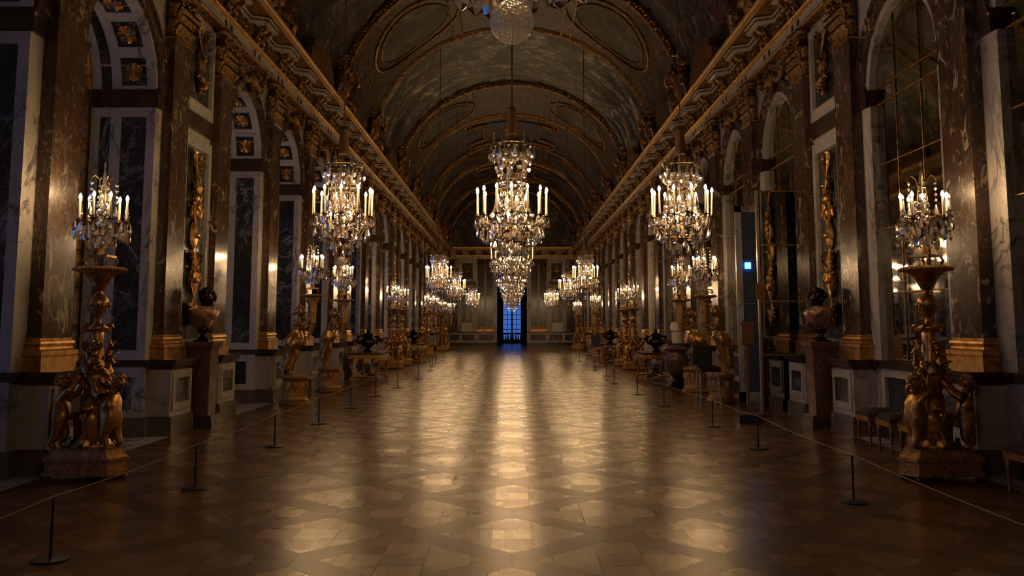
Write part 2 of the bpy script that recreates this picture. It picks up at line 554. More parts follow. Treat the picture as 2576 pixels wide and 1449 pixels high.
def head_mb(mb, c, r, yaw=0.0, tilt=0.0, roll=0.0, hair='curly', seed=1, neck=True):
    # a head of face half-height r, looking along local +x before yaw
    rr = random.Random(seed)
    seg, rings = 20, 16
    R = Matrix.Rotation(yaw, 3, 'Z') @ Matrix.Rotation(tilt, 3, 'Y') @ Matrix.Rotation(roll, 3, 'X')
    vs = []; fs = []
    C = Vector(c)
    for i in range(rings + 1):
        ph = pi * i / rings
        z = cos(ph)
        for k in range(seg):
            a = 2 * pi * k / seg
            x, y = sin(ph) * cos(a), sin(ph) * sin(a)
            px, py, pz = x * 0.86, y * 0.74, z * 1.0
            if pz < 0:                      # jaw narrows
                py *= 1 + 0.34 * pz; 
                if px < 0: px *= 1 + 0.35 * pz
                else: px *= 1 + 0.10 * pz
            front = max(0.0, x)
            px += 0.22 * math.exp(-((y / 0.13) ** 2) - ((z + 0.10) / 0.17) ** 2) * front      # nose
            px += 0.07 * math.exp(-((y / 0.28) ** 2) - ((z + 0.45) / 0.08) ** 2) * front      # lips
            px += 0.10 * math.exp(-((y / 0.3) ** 2) - ((z + 0.78) / 0.14) ** 2) * front       # chin
            for sgn in (-1, 1):
                px -= 0.11 * math.exp(-(((y - sgn * 0.34) / 0.16) ** 2) - ((z - 0.10) / 0.12) ** 2) * front   # eye socket
                px += 0.05 * math.exp(-(((y - sgn * 0.34) / 0.09) ** 2) - ((z - 0.08) / 0.06) ** 2) * front   # eyeball
            px += 0.06 * math.exp(-((z - 0.28) / 0.1) ** 2) * front                             # brow
            vs.append(C + R @ Vector((px, py, pz)) * r)
    for i in range(rings):
        for k in range(seg):
            k2 = (k + 1) % seg
            fs.append((i * seg + k, i * seg + k2, (i + 1) * seg + k2, (i + 1) * seg + k))
    mb.add(vs, fs)
    for sgn in (-1, 1):
        e = C + R @ Vector((-0.05, sgn * 0.74, 0.0)) * r
        mb.ball(e, 0.2 * r, 6, 4, (0.6, 0.5, 1.1))
    if hair:
        nl = 46 if hair == 'curly' else 30
        for q in range(nl):
            a = rr.uniform(0.75, 2 * pi - 0.75)
            ph = rr.uniform(0.05, 1.7 if hair == 'curly' else 2.1)
            d = Vector((sin(ph) * cos(a) * 0.86, sin(ph) * sin(a) * 0.76, cos(ph)))
            mb.ball(C + R @ d * r * 1.02, r * rr.uniform(0.2, 0.3), 6, 4, (1, 1, 0.8))
        for q in range(10):
            a = rr.uniform(-1.0, 1.0)
            d = Vector((0.5 * cos(a), 0.66 * sin(a), 0.72))
            mb.ball(C + R @ d * r * 1.05, r * 0.2, 6, 4)
    if hair == 'long':
        for q in range(5):
            p0 = C + R @ Vector((-0.6, 0.2 * (q - 2), 0.2)) * r
            mb.tube([p0, p0 + R @ Vector((-0.5, 0, -0.6)) * r, p0 + R @ Vector((-0.9, 0.1 * q, -1.0)) * r], [0.25 * r, 0.22 * r, 0.05 * r], 6)
# ------------------------------------------------------------------ the room: measures
W = 5.30          # wall face
YS, YE = -6.0, 69.6
SPRING, RAD = 5.07, 1.12
ARCH_BOT = 6.83
CORN_TOP = 7.78
VZ, VA, VB = 7.78, 5.05, 4.45
DADO = 1.10
groups = []
c0 = 8.25 - 3.4
centers = []       # arch centres
piers = []         # (y, 'narrow' / 'wide')
y = c0 - 5.45
centers.append(y)
yy = c0
for g in range(5):
    piers.append((centers[-1] + 2.725, 'wide'))
    for k in range(3):
        centers.append(yy + 3.4 * k)
        if k < 2: piers.append((yy + 3.4 * k + 1.7, 'narrow'))
    yy += 12.25
piers.append((centers[-1] + 2.725, 'wide'))
centers.append(centers[-1] + 5.45)
HW = RAD
DOOR_ARCH = 17.1
def is_door(c): return abs(c - DOOR_ARCH) < 0.5

# ------------------------------------------------------------------ floor
floor = struct('floor')
mb = MB(); mb.box(-6.4, 6.4, YS - 0.5, YE + 14, -0.06, -0.012)
mb.build('subfloor', 'darkbrown', floor)
for s, nm in ((-1, 'marble_border'), (1, 'marble_border')):
    for c in centers:
        mb = MB(); x0, x1 = s * 4.95, s * 6.25
        mb.box(x0, x1, c - 1.25, c + 1.25, -0.012, 0.002)
        mb.build(nm, 'white', floor)

def clip(poly, a, b, c):
    # keep a*x + b*y <= c
    out = []
    n = len(poly)
    for i in range(n):
        p, q = poly[i], poly[(i + 1) % n]
        dp, dq = a * p[0] + b * p[1] - c, a * q[0] + b * q[1] - c
        if dp <= 0: out.append(p)
        if (dp < 0 < dq) or (dq < 0 < dp):
            t = dp / (dp - dq)
            out.append((p[0] + (q[0] - p[0]) * t, p[1] + (q[1] - p[1]) * t))
    return out

def area(p):
    return abs(sum(p[i][0] * p[(i + 1) % len(p)][1] - p[(i + 1) % len(p)][0] * p[i][1] for i in range(len(p)))) / 2

XF = 4.95
planks = []
D = 0.75
BW = 0.125 * sqrt(2)
Di = D - BW
prnd = random.Random(3)
def rect(x0, x1, y0, y1): return [(x0, y0), (x1, y0), (x1, y1), (x0, y1)]
ny = int((YE - YS) / D) + 3
for m in range(-7, 8):
    for n in range(-1, ny):
        if (m + n) % 2: continue
        cx = m * D
        cyy = 6.95 - 18 * D + n * D
        if cyy < YS - 1 or cyy > YE + 1: continue
        pieces = []
        # frame: four mitred border boards
        P = [(cx, cyy - D), (cx + D, cyy), (cx, cyy + D), (cx - D, cyy)]
        Q = [(cx, cyy - Di), (cx + Di, cyy), (cx, cyy + Di), (cx - Di, cyy)]
        for k in range(4):
            k2 = (k + 1) % 4
            pieces.append(([P[k], P[k2], Q[k2], Q[k]], 0.5, prnd.uniform(0.0, 0.35), 1.0))
        # inner weave, set square to the hall
        cs = 0.31
        for i in range(-2, 3):
            for j in range(-2, 3):
                x0, y0 = cx + (i - 0.5) * cs, cyy + (j - 0.5) * cs
                if abs(x0 + cs / 2 - cx) + abs(y0 + cs / 2 - cyy) > Di + cs: continue
                along_x = (i + j) % 2 == 0
                for q in range(3):
                    if along_x:
                        r_ = rect(x0 - (0.10 if prnd.random() < 0.0 else 0), x0 + cs, y0 + q * cs / 3, y0 + (q + 1) * cs / 3)
                    else:
                        r_ = rect(x0 + q * cs / 3, x0 + (q + 1) * cs / 3, y0, y0 + cs)
                    for (a, b) in ((1, 1), (1, -1), (-1, 1), (-1, -1)):
                        r_ = clip(r_, a, b, a * cx + b * cyy + Di)
                        if len(r_) < 3: break
                    if len(r_) >= 3 and area(r_) > 0.0008:
                        pieces.append((r_, 1.0 if along_x else 0.0, prnd.uniform(0.35, 1.0), prnd.uniform(0, 0.25) + (0.0 if along_x else 0.5)))
        for (pl, gdir, tone, rg) in pieces:
            for (a, b, c) in ((1, 0, XF), (-1, 0, XF), (0, 1, YE + 0.2), (0, -1, -YS)):
                pl = clip(pl, a, b, c)
                if len(pl) < 3: break
            if len(pl) < 3 or area(pl) < 0.0006: continue
            planks.append((pl, gdir, tone, rg))
def plank_mb(mb, pl, gdir, tone, rg):
    gx = sum(p[0] for p in pl) / len(pl); gy = sum(p[1] for p in pl) / len(pl)
    n = len(pl)
    tx, ty = prnd.gauss(0, 0.00015), prnd.gauss(0, 0.0002)
    top = []; bot = []
    for p in pl:
        dx, dy = p[0] - gx, p[1] - gy
        l = sqrt(dx * dx + dy * dy) + 1e-9
        k = max(0.0, 1 - 0.0022 / l)
        top.append((gx + dx * k, gy + dy * k, tx * dx + ty * dy))
        bot.append((gx + dx * k, gy + dy * k, -0.012))
    fs = [tuple(range(n))] + [(i, n + i, n + (i + 1) % n, (i + 1) % n) for i in range(n)]
    # winding: make the top face up
    sa = sum(pl[i][0] * pl[(i + 1) % n][1] - pl[(i + 1) % n][0] * pl[i][1] for i in range(n))
    if sa < 0: fs = [tuple(reversed(f)) for f in fs]
    mb.add(top + bot, fs, (tone, gdir, rg))
def pdist(p):
    gx = sum(q[0] for q in p[0]) / len(p[0]); gy = sum(q[1] for q in p[0]) / len(p[0])
    if gy < 5.45 or abs(gx) > gy * 0.60 + 0.1: return 1e9
    return gy * 1.0
planks.sort(key=pdist)
for p in planks[:298]:
    mb = MB(); plank_mb(mb, *p); mb.build('plank', 'wood', floor)
mb = MB()
for p in planks[298:]: plank_mb(mb, *p)
mb.build('parquet_planks', 'wood', floor, kind='stuff')

# ------------------------------------------------------------------ walls
wallL, wallR = struct('wall_left'), struct('wall_right')
def WL(s): return wallL if s < 0 else wallR
# local wall frame: x points into the hall, y along the wall, z up
def wrz(s): return 0.0 if s < 0 else pi

def frame_panel(mb_f, y0, y1, z0, z1, w, x0, x1):
    mb_f.box(x0, x1, y0, y1, z0, z0 + w); mb_f.box(x0, x1, y0, y1, z1 - w, z1)
    mb_f.box(x0, x1, y0, y0 + w, z0 + w, z1 - w); mb_f.box(x0, x1, y1 - w, y1, z0 + w, z1 - w)

# --- gilt capital
def capital_mb():
    mb = MB()
    w, h = 0.70, 0.83
    mb.box(0, 0.10, -0.27, 0.27, 0, h - 0.08)
    mb.box(-0.02, 0.20, -w / 2 - 0.05, w / 2 + 0.05, h - 0.09, h)
    mb.box(-0.02, 0.15, -w / 2, w / 2, h - 0.14, h - 0.09)
    cr = random.Random(2)
    for row, (z0_, n_, hh, ww) in enumerate(((0.0, 6, 0.26, 0.125), (0.13, 5, 0.29, 0.135), (0.27, 6, 0.26, 0.12))):
        for i in range(n_):
            y_ = -0.27 + 0.54 * (i + (0.5 if n_ == 5 else 0)) / (n_ - (0 if n_ == 5 else 1))
            mb.leaf((0.09 + 0.012 * row, y_, z0_), (1, 0, 0), (0, 0.25 * y_, 1), hh, ww, 0.42)
    for q in range(26):
        mb.ball((0.12 + cr.uniform(0, 0.05), cr.uniform(-0.3, 0.3), cr.uniform(0.42, 0.70)), cr.uniform(0.02, 0.045), 6, 4)
    for sgn in (-1, 1):
        mb.leaf((0.05, sgn * 0.27, 0.0), (0.4, sgn, 0), (0, 0, 1), 0.36, 0.2, 0.32)
        mb.leaf((0.05, sgn * 0.27, 0.2), (0.4, sgn, 0), (0, 0, 1), 0.42, 0.2, 0.36)
        pts = []
        for q in range(16):
            a = q / 15 * 2.6 * pi
            r = 0.095 * (1 - q / 17)
            pts.append((0.17, sgn * (0.30 + r * cos(a) - 0.0), h - 0.21 + r * sin(a)))
        pts = [(0.11, sgn * 0.10, 0.36), (0.15, sgn * 0.22, 0.55)] + pts
        mb.tube(pts, 0.026, 5)
    mb.ball((0.2, 0, h - 0.05), 0.06, 8, 4)
    return mb
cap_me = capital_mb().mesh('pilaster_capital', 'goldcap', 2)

# --- gilt moulded base
def base_me():
    mb = MB()
    prof = [(0.20, 0.0), (0.20, 0.15), (0.185, 0.155), (0.20, 0.17), (0.20, 0.215), (0.165, 0.235), (0.15, 0.26), (0.165, 0.28), (0.175, 0.295), (0.165, 0.325), (0.145, 0.335), (0.145, 0.36)]
    ext = [(0.155 + (p[0] - 0.145), p[1]) for p in prof]
    vs = []; fs = []
    for (p, z) in ext:
        e = p - 0.155
        hw = 0.35 + e
        vs += [(-0.05, -hw, z), (0.155 + e, -hw, z), (0.155 + e, hw, z), (-0.05, hw, z)]
    n = len(ext)
    for i in range(n - 1):
        for k in range(3):
            a = i * 4 + k
            fs.append((a, a + 1, a + 5, a + 4))
    fs.append(((n - 1) * 4, (n - 1) * 4 + 1, (n - 1) * 4 + 2, (n - 1) * 4 + 3))
    mb.add(vs, fs)
    return mb.mesh('pilaster_base', 'goldbright')
base_m = base_me()
# --- pilaster shaft
def shaft_me(w=0.66):
    mb = MB()
    h0, h1 = DADO + 0.36, 6.0
    mb.box(-0.02, 0.155, -w / 2, w / 2, h0, h1)
    mb.box(-0.02, 0.185, -w / 2 - 0.03, w / 2 + 0.03, h1 - 0.06, h1)
    mb.box(-0.02, 0.17, -w / 2 - 0.015, w / 2 + 0.015, h0, h0 + 0.05)
    return mb.mesh('pilaster', 'brown')
shaft_m = shaft_me()
def neck_me():
    mb = MB(); w = 0.66
    mb.box(0, 0.195, -w / 2 - 0.035, w / 2 + 0.035, 5.955, 5.985)
    return mb.mesh('gilt_neck_ring', 'goldbright')
neck_m = neck_me()

# --- pedestal of the pilasters (part of the dado)
def pedestal_meshes(w):
    hw = w / 2
    a = MB(); a.box(0, 0.33, -hw, hw, 0.28, 0.98)
    frame_panel(a, -hw + 0.06, hw - 0.06, 0.36, 0.92, 0.10, 0.33, 0.352)
    b = MB(); b.box(0, 0.345, -hw + 0.15, hw - 0.15, 0.45, 0.83)
    b2 = MB(); b2.box(0, 0.336, -hw + 0.17, hw - 0.17, 0.47, 0.81)
    c = MB()
    c.box(0, 0.37, -hw - 0.02, hw + 0.02, 0.0, 0.24); c.box(0, 0.355, -hw - 0.01, hw + 0.01, 0.24, 0.28)
    d = MB()
    d.box(0, 0.36, -hw - 0.015, hw + 0.015, 0.96, 1.0); d.box(0, 0.40, -hw - 0.05, hw + 0.05, 1.0, 1.06); d.box(0, 0.43, -hw - 0.07, hw + 0.07, 1.06, DADO)
    return (a.mesh('pedestal', 'white'), b2.mesh('pedestal_panel', 'green'), c.mesh('plinth', 'taupe'), d.mesh('dado_cap', 'darkbrown'))
ped_m = pedestal_meshes(0.86)
def add_pilaster(s, y):
    p = put(shaft_m, 'pilaster', WL(s), (s * W, y, 0), wrz(s))
    put(base_m, 'pilaster_base', p, (0, 0, DADO))
    put(neck_m, 'gilt_neck_ring', p, (0, 0, 0))
    put(cap_me, 'pilaster_capital', p, (0.155 - 0.1, 0, 6.0), kind=None)
    q = put(ped_m[0], 'pedestal', WL(s), (s * W, y, 0), wrz(s))
    put(ped_m[1], 'pedestal_panel', q, (0.006, 0, 0))
    put(ped_m[2], 'plinth', q)
    put(ped_m[3], 'dado_cap', q)

# --- trophies of gilt bronze
def trophy_mb(h, w, seed, dep=0.09):
    r = random.Random(seed)
    mb = MB()
    mb.tube([(0.02, 0, h), (0.03, 0.01, h * 0.7), (0.03, -0.01, h * 0.4), (0.02, 0, 0.06)], [0.02, 0.03, 0.03, 0.01], 6)
    # ribbon bow at the top
    for sg in (-1, 1):
        mb.tube([(0.03, 0, h), (0.05, sg * w * 0.3, h + 0.04), (0.05, sg * w * 0.42, h - 0.06), (0.03, sg * w * 0.1, h - 0.08)], 0.018, 5)
    z = h - 0.15
    kinds = ['shield', 'rods', 'leaves', 'helm', 'mask', 'rods', 'shield', 'leaves', 'fruit']
    i = 0
    while z > 0.12:
        k = kinds[(i + seed) % len(kinds)]; i += 1
        taper = 0.55 + 0.45 * sin(pi * min(1, max(0, z / h)))
        ww = w * taper
        if k == 'shield':
            mb.ball((0.03, r.uniform(-0.03, 0.03), z - 0.12), ww * 0.42, 10, 7, (0.28, 1, 1.25)); mb.ball((0.1, 0, z - 0.12), 0.05, 8, 4)
            z -= 0.30
        elif k == 'rods':
            for sg in (-1, 1):
                for q in range(2):
                    a = sg * (0.35 + 0.25 * q)
                    L_ = 0.34
                    mb.tube([(0.05, -sin(a) * L_, z - 0.12 - cos(a) * L_), (0.06, sin(a) * L_ * 0.9, z - 0.12 + cos(a) * L_)], [0.010, 0.022], 5)
                    mb.leaf((0.06, sin(a) * L_ * 0.9, z - 0.12 + cos(a) * L_), (1, 0, 0), (0, sin(a), cos(a)), 0.14, 0.09, 0.2)
            z -= 0.12
        elif k == 'leaves':
            for q in range(7):
                a = -1.35 + 2.7 * q / 6
                mb.leaf((0.03, sin(a) * 0.05, z - 0.1), (1, 0, 0), (0, sin(a), -cos(a)), 0.22 * taper + 0.06, 0.10, 0.25)
            z -= 0.24
        elif k == 'helm':
            mb.ball((0.06, 0, z - 0.1), 0.10, 10, 6, (0.8, 0.9, 1.1)); mb.leaf((0.07, 0, z - 0.02), (1, 0, 0.3), (0, 0.5, 1), 0.16, 0.12, 0.4)
            mb.tube([(0.05, -0.13, z - 0.17), (0.1, 0, z - 0.2), (0.05, 0.13, z - 0.17)], 0.02, 5)
            z -= 0.24
        elif k == 'mask':
            mb.ball((0.06, 0, z - 0.1), 0.09, 10, 7, (0.7, 0.85, 1.2)); mb.ball((0.13, 0, z - 0.11), 0.02, 6, 4, (1, 0.8, 1.4))
            for sg in (-1, 1):
                mb.tube([(0.05, sg * 0.07, z - 0.05), (0.06, sg * ww * 0.5, z - 0.02), (0.05, sg * ww * 0.55, z - 0.16), (0.04, sg * ww * 0.35, z - 0.2)], [0.02, 0.03, 0.025, 0.01], 5)
            z -= 0.24
        else:
            for q in range(12):
                mb.ball((0.05 + r.uniform(0, 0.04), r.uniform(-1, 1) * ww * 0.3, z - 0.08 + r.uniform(-0.08, 0.08)), r.uniform(0.025, 0.045), 6, 4)
            z -= 0.20
    for q in range(3):
        mb.leaf((0.02, (q - 1) * 0.02, 0.16), (1, 0, 0), (0, (q - 1) * 0.5, -1), 0.15, 0.07, 0.2)
    return mb
trophy_long = [trophy_mb(2.75, 0.46, 1 + k).mesh('gilt_trophy', 'gold', True) for k in range(2)]
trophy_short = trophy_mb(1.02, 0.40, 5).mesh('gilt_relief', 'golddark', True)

def swag_mb():
    # mask and garlands over an arch, local x out of the wall, centred on the keystone
    r = random.Random(11)
    mb = MB()
    mb.ball((0.12, 0, 0.10), 0.15, 12, 8, (0.7, 0.8, 1.15))
    mb.ball((0.24, 0, 0.09), 0.03, 6, 4, (1, 0.8, 1.5))
    for q in range(9):
        a = pi * q / 8
        mb.leaf((0.08, cos(a) * 0.11, 0.14 + sin(a) * 0.12), (1, 0, 0), (0, cos(a), sin(a)), 0.18, 0.12, 0.3)
    for q in range(5):
        mb.leaf((0.08, (q - 2) * 0.05, -0.02), (1, 0, 0), (0, (q - 2) * 0.25, -1), 0.26, 0.10, 0.15)
    for sg in (-1, 1):
        for q in range(26):
            t = q / 25
            y_ = sg * (0.14 + 0.78 * t)
            z_ = 0.12 + 0.30 * t * t - 0.34 * sin(pi * t) * (0.6)
            for k in range(2):
                mb.ball((0.10 + r.uniform(-0.02, 0.03), y_ + r.uniform(-0.03, 0.03), z_ + r.uniform(-0.035, 0.035)), r.uniform(0.04, 0.065), 6, 4)
    return mb
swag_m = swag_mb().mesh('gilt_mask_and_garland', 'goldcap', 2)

# --- wall bodies
def arch_pts(c, r, n=14, z=SPRING):
    return [(c - r * cos(pi * i / n), z + r * sin(pi * i / n)) for i in range(n + 1)]

def spandrel(mb, c, hw, x0, x1, ztop, r=HW):
    # plate with a half-round opening, from x0 (front) to x1 (back); local coordinates
    pts = arch_pts(c, r)
    n = len(pts)
    for x in (x0, x1):
        vs = [(x, p[0], p[1]) for p in pts] + [(x, p[0] if abs(p[0] - c) < hw else p[0], ztop) for p in pts]
        fs = [(i, i + 1, n + i + 1, n + i) for i in range(n - 1)]
        if x == x1: fs = [tuple(reversed(f)) for f in fs]
        mb.add(vs, fs)
    vs = [(x0, p[0], p[1]) for p in pts] + [(x1, p[0], p[1]) for p in pts]
    mb.add(vs, [(i, n + i, n + i + 1, i + 1) for i in range(n - 1)])

def ring(mb, c, r0, r1, x0, x1, n=20, z=SPRING):
    a = arch_pts(c, r0, n, z); b = arch_pts(c, r1, n, z)
    m_ = n + 1
    vs = [(x0, *p) for p in a] + [(x0, *p) for p in b] + [(x1, *p) for p in a] + [(x1, *p) for p in b]
    fs = []
    for i in range(n):
        fs.append((i, i + 1, m_ + i + 1, m_ + i))
        fs.append((i, 2 * m_ + i, 2 * m_ + i + 1, i + 1))
        fs.append((m_ + i, m_ + i + 1, 3 * m_ + i + 1, 3 * m_ + i))
    mb.add(vs, fs)

DEPTH_L, DEPTH_R = 0.95, 0.14
edges = sorted(centers)
for s in (-1, 1):
    dep = DEPTH_L if s < 0 else DEPTH_R
    # pier bodies between openings
    bounds = [YS] + [v for c in edges for v in (c - HW, c + HW)] + [YE]
    for i in range(0, len(bounds), 2):
        y0, y1 = bounds[i], bounds[i + 1]
        cyy = (y0 + y1) / 2; hw = (y1 - y0) / 2
        mb = MB(); mb.box(-dep - 0.15, 0, -hw, hw, 0, SPRING)
        o = mb.build('pier', 'white', WL(s), (s * W, cyy, 0), wrz(s))
        mb = MB(); mb.box(-dep - 0.15, 0, -hw, hw, SPRING, ARCH_BOT + 0.1)
        mb.build('pier_head', 'white', WL(s), (s * W, cyy, 0), wrz(s))
        # impost moulding
        mb = MB()
        if s < 0:
            mb.box(-dep, 0.03, -hw - 0.03, hw + 0.03, SPRING - 0.25, SPRING - 0.04)
            mb.box(-dep, 0.06, -hw - 0.06, hw + 0.06, SPRING - 0.04, SPRING + 0.02)
        else:
            mb.box(-dep, 0.03, -hw - 0.02, hw + 0.02, SPRING - 0.25, SPRING - 0.04)
            mb.box(-dep, 0.06, -hw - 0.04, hw + 0.04, SPRING - 0.04, SPRING + 0.02)
        mb.build('impost', 'darkbrown', WL(s), (s * W, cyy, 0), wrz(s))
        # dado cap and plinth of the wall between pedestals
        mb = MB()
        mb.box(-dep, 0.06, -hw - 0.04, hw + 0.04, 1.0, DADO)
        mb.build('dado_rail', 'darkbrown', WL(s), (s * W, cyy, 0), wrz(s))
        mb = MB(); mb.box(-dep, 0.04, -hw - 0.03, hw + 0.03, 0, 0.28)
        mb.build('wall_plinth', 'taupe', WL(s), (s * W, cyy, 0), wrz(s))
    for c in edges:
        mb = MB(); spandrel(mb, 0, HW, 0, -dep - 0.15, ARCH_BOT + 0.1)
        mb.build('arch_spandrel', 'white', WL(s), (s * W, c, 0), wrz(s))
        mb = MB(); ring(mb, 0, HW + 0.02, HW + 0.24, 0.05, 0)
        ring(mb, 0, HW + 0.20, HW + 0.26, 0.075, 0)
        mb.build('archivolt', 'brown', WL(s), (s * W, c, 0), wrz(s), True)
        put(swag_m, 'gilt_mask_and_garland', WL(s), (s * W, c, 6.42), wrz(s))

for s in (-1, 1):
    for (y, kind) in piers:
        if kind == 'narrow':
            add_pilaster(s, y)
            continue
        for sg in (-1, 1): add_pilaster(s, y + sg * 1.06)
        loc = (s * W, y, 0)
        # recessed panels between the two pilasters
        f = MB(); frame_panel(f, -0.70, 0.70, 1.18, 4.72, 0.17, 0.0, 0.05); frame_panel(f, -0.53, 0.53, 1.35, 4.55, 0.03, 0.0, 0.075)
        fr = f.build('panel_frame', 'white', WL(s), loc, wrz(s))
        g = MB(); g.box(0, 0.012, -0.51, 0.51, 1.37, 4.53); g.build('panel_field', 'green', fr)
        put(trophy_long[int(y) % 2], 'gilt_trophy', fr, (0.012, 0, 1.55), 0)
        f = MB(); frame_panel(f, -0.70, 0.70, 5.12, 6.74, 0.15, 0.0, 0.05); frame_panel(f, -0.55, 0.55, 5.27, 6.59, 0.03, 0.0, 0.075)
        fr = f.build('upper_panel_frame', 'white', WL(s), loc, wrz(s))
        g = MB(); g.box(0, 0.012, -0.53, 0.53, 5.29, 6.57); g.build('panel_field', 'green', fr)
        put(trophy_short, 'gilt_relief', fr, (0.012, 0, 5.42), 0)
        f = MB(); frame_panel(f, -0.62, 0.62, 0.34, 0.96, 0.10, 0.0, 0.03)
        fr = f.build('dado_panel_frame', 'white', WL(s), loc, wrz(s))
        g = MB(); g.box(0, 0.01, -0.52, 0.52, 0.44, 0.86); g.build('panel_field', 'green', fr)
        b_ = MB(); b_.box(0, 0.07, -0.72, 0.72, SPRING - 0.22, SPRING + 0.0)
        b_.build('impost_band', 'darkbrown', WL(s), loc, wrz(s))

# --- left embrasures: panels, coffers, windows
def rosette_me():
    mb = MB()
    for q in range(8):
        a = 2 * pi * q / 8
        mb.leaf((0.0, cos(a) * 0.02, sin(a) * 0.02), (1, 0, 0), (0, cos(a), sin(a)), 0.145, 0.105, 0.3)
    for q in range(8):
        a = 2 * pi * (q + 0.5) / 8
        mb.leaf((0.012, cos(a) * 0.01, sin(a) * 0.01), (1, 0, 0), (0, cos(a), sin(a)), 0.085, 0.06, 0.3)
    mb.ball((0.03, 0, 0), 0.025, 8, 4)
    return mb.mesh('gilt_rosette', 'gold', True)
ros_m = rosette_me()

REV = DEPTH_L
for c in edges:
    near = 2 < c < 64
    for sg in (-1, 1):         # the two reveals
        yr = c + sg * HW
        k = -sg                # outward normal of the reveal
        def rb(m_, x0, x1, t, z0, z1):
            m_.box(x0, x1, min(yr, yr + k * t), max(yr, yr + k * t), z0, z1)
        X = -W
        f = MB()
        def vframe(x0, x1, z0, z1, w=0.0):
            pass
        # raised white stiles and rails; the dark fields show between them
        xs = [X, X - 0.13, X - 0.50, X - 0.66, X - 0.82, X - 0.95]
        for (a, b) in ((xs[0], xs[1]), (xs[2], xs[3]), (xs[4], xs[5])): rb(f, b, a, 0.03, DADO, SPRING - 0.25)
        for (a, b) in ((xs[1], xs[2]), (xs[3], xs[4])):
            rb(f, b, a, 0.03, DADO, DADO + 0.14); rb(f, b, a, 0.03, SPRING - 0.39, SPRING - 0.25)
        fr = f.build('reveal_frame', 'white', wallL)
        for (a, b) in ((xs[1], xs[2]), (xs[3], xs[4])):
            g = MB(); rb(g, b + 0.0, a, 0.012, DADO + 0.14, SPRING - 0.39); g.build('reveal_panel', 'green', fr)
        f = MB()
        rb(f, X - 0.17, X, 0.03, 0.28, 1.0); rb(f, X - 0.95, X - 0.78, 0.03, 0.28, 1.0)
        rb(f, X - 0.78, X - 0.17, 0.03, 0.28, 0.40); rb(f, X - 0.78, X - 0.17, 0.03, 0.86, 1.0)
        fr = f.build('reveal_dado_frame', 'white', wallL)
        g = MB(); rb(g, X - 0.78, X - 0.17, 0.012, 0.40, 0.86); g.build('reveal_panel', 'green', fr)
    # coffered intrados
    nC = 6
    white = MB(); dark = MB()
    r0, r1 = HW - 0.035, HW + 0.004
    xa = [0.0, 0.14, 0.52, 0.66, 0.82, 0.95]
    def sector(m_, x0, x1, a0, a1, ra, rb_, n=3):
        for i in range(n):
            t0, t1 = a0 + (a1 - a0) * i / n, a0 + (a1 - a0) * (i + 1) / n
            vs = []
            for x_ in (x0, x1):
                for t in (t0, t1):
                    for r_ in (ra, rb_):
                        vs.append((-W - x_, c - r_ * cos(t), SPRING + r_ * sin(t)))
            m_.add(vs, [(0, 2, 6, 4), (0, 1, 3, 2), (4, 6, 7, 5), (0, 4, 5, 1), (2, 3, 7, 6)])
    for (a, b) in ((0, 1), (2, 3), (4, 5)): sector(white, xa[a], xa[b], 0, pi, r0, r1, 18)
    for i in range(nC + 1):
        tc = pi * i / nC
        hwid = 0.075
        a0, a1 = max(0.0, tc - hwid), min(pi, tc + hwid)
        sector(white, xa[1], xa[2], a0, a1, r0, r1, 2)
    fr = white.build('coffer_frame', 'white', wallL)
    sector(dark, xa[1], xa[2], 0, pi, HW - 0.006, HW, 18); sector(dark, xa[3], xa[4], 0, pi, HW - 0.006, HW, 18)
    dark.build('coffer_field', 'green', fr)
    if c < 50 and c > 5:
        for i in range(nC):
            t = pi * (i + 0.5) / nC
            rr = HW - 0.008
            o = put(ros_m, 'gilt_rosette', fr, (-W - 0.33, c - rr * cos(t), SPRING + rr * sin(t)))
            o.rotation_euler = (0, 0, 0)
            nx = Vector((0, cos(t), -sin(t)))
            o.rotation_mode = 'QUATERNION'
            o.rotation_quaternion = nx.to_track_quat('X', 'Z')
    # the window itself
    xw = -W - REV - 0.02
    mb = MB()
    mb.box(xw - 0.06, xw, c - HW, c - HW + 0.09, 0.3, SPRING + 0.02); mb.box(xw - 0.06, xw, c + HW - 0.09, c + HW, 0.3, SPRING + 0.02)
    mb.box(xw - 0.06, xw, c - 0.05, c + 0.05, 0.3, SPRING)
    mb.box(xw - 0.06, xw + 0.02, c - HW, c + HW, SPRING - 0.2, SPRING); mb.box(xw - 0.06, xw, c - HW, c + HW, 0.28, 0.5)
    for k in range(1, 8):
        z = 0.5 + k * (SPRING - 0.7) / 8
        mb.box(xw - 0.04, xw - 0.01, c - HW, c + HW, z - 0.015, z + 0.015)
    for sg in (-1, 1): mb.box(xw - 0.04, xw - 0.01, c + sg * 0.56 - 0.015, c + sg * 0.56 + 0.015, 0.5, SPRING - 0.2)
    for k in range(1, 6):
        a = pi * k / 6
        mb.tube([(xw - 0.025, c, SPRING), (xw - 0.025, c - HW * cos(a), SPRING + HW * sin(a))], 0.015, 4)
    n_ = 14
    pts = arch_pts(c, HW - 0.04, n_)
    mb.tube([(xw - 0.03, *p) for p in pts], 0.045, 5)
    idx = edges.index(c) + 1
    wf = mb.build('window_%d' % idx, 'golddark', None); wf['kind'] = 'structure'
    g = MB(); pts = arch_pts(c, HW, 14)
    g.add([(xw - 0.03, c - HW, 0.3)] + [(xw - 0.03, *p) for p in pts] + [(xw - 0.03, c + HW, 0.3)], [tuple(range(len(pts) + 2))])
    g.build('window_pane', 'glassdim', wf)
    mb = MB(); mb.box(xw - 0.12, xw + 0.02, c - HW, c + HW, 0, 0.3); mb.build('window_sill_panel', 'white', wf)

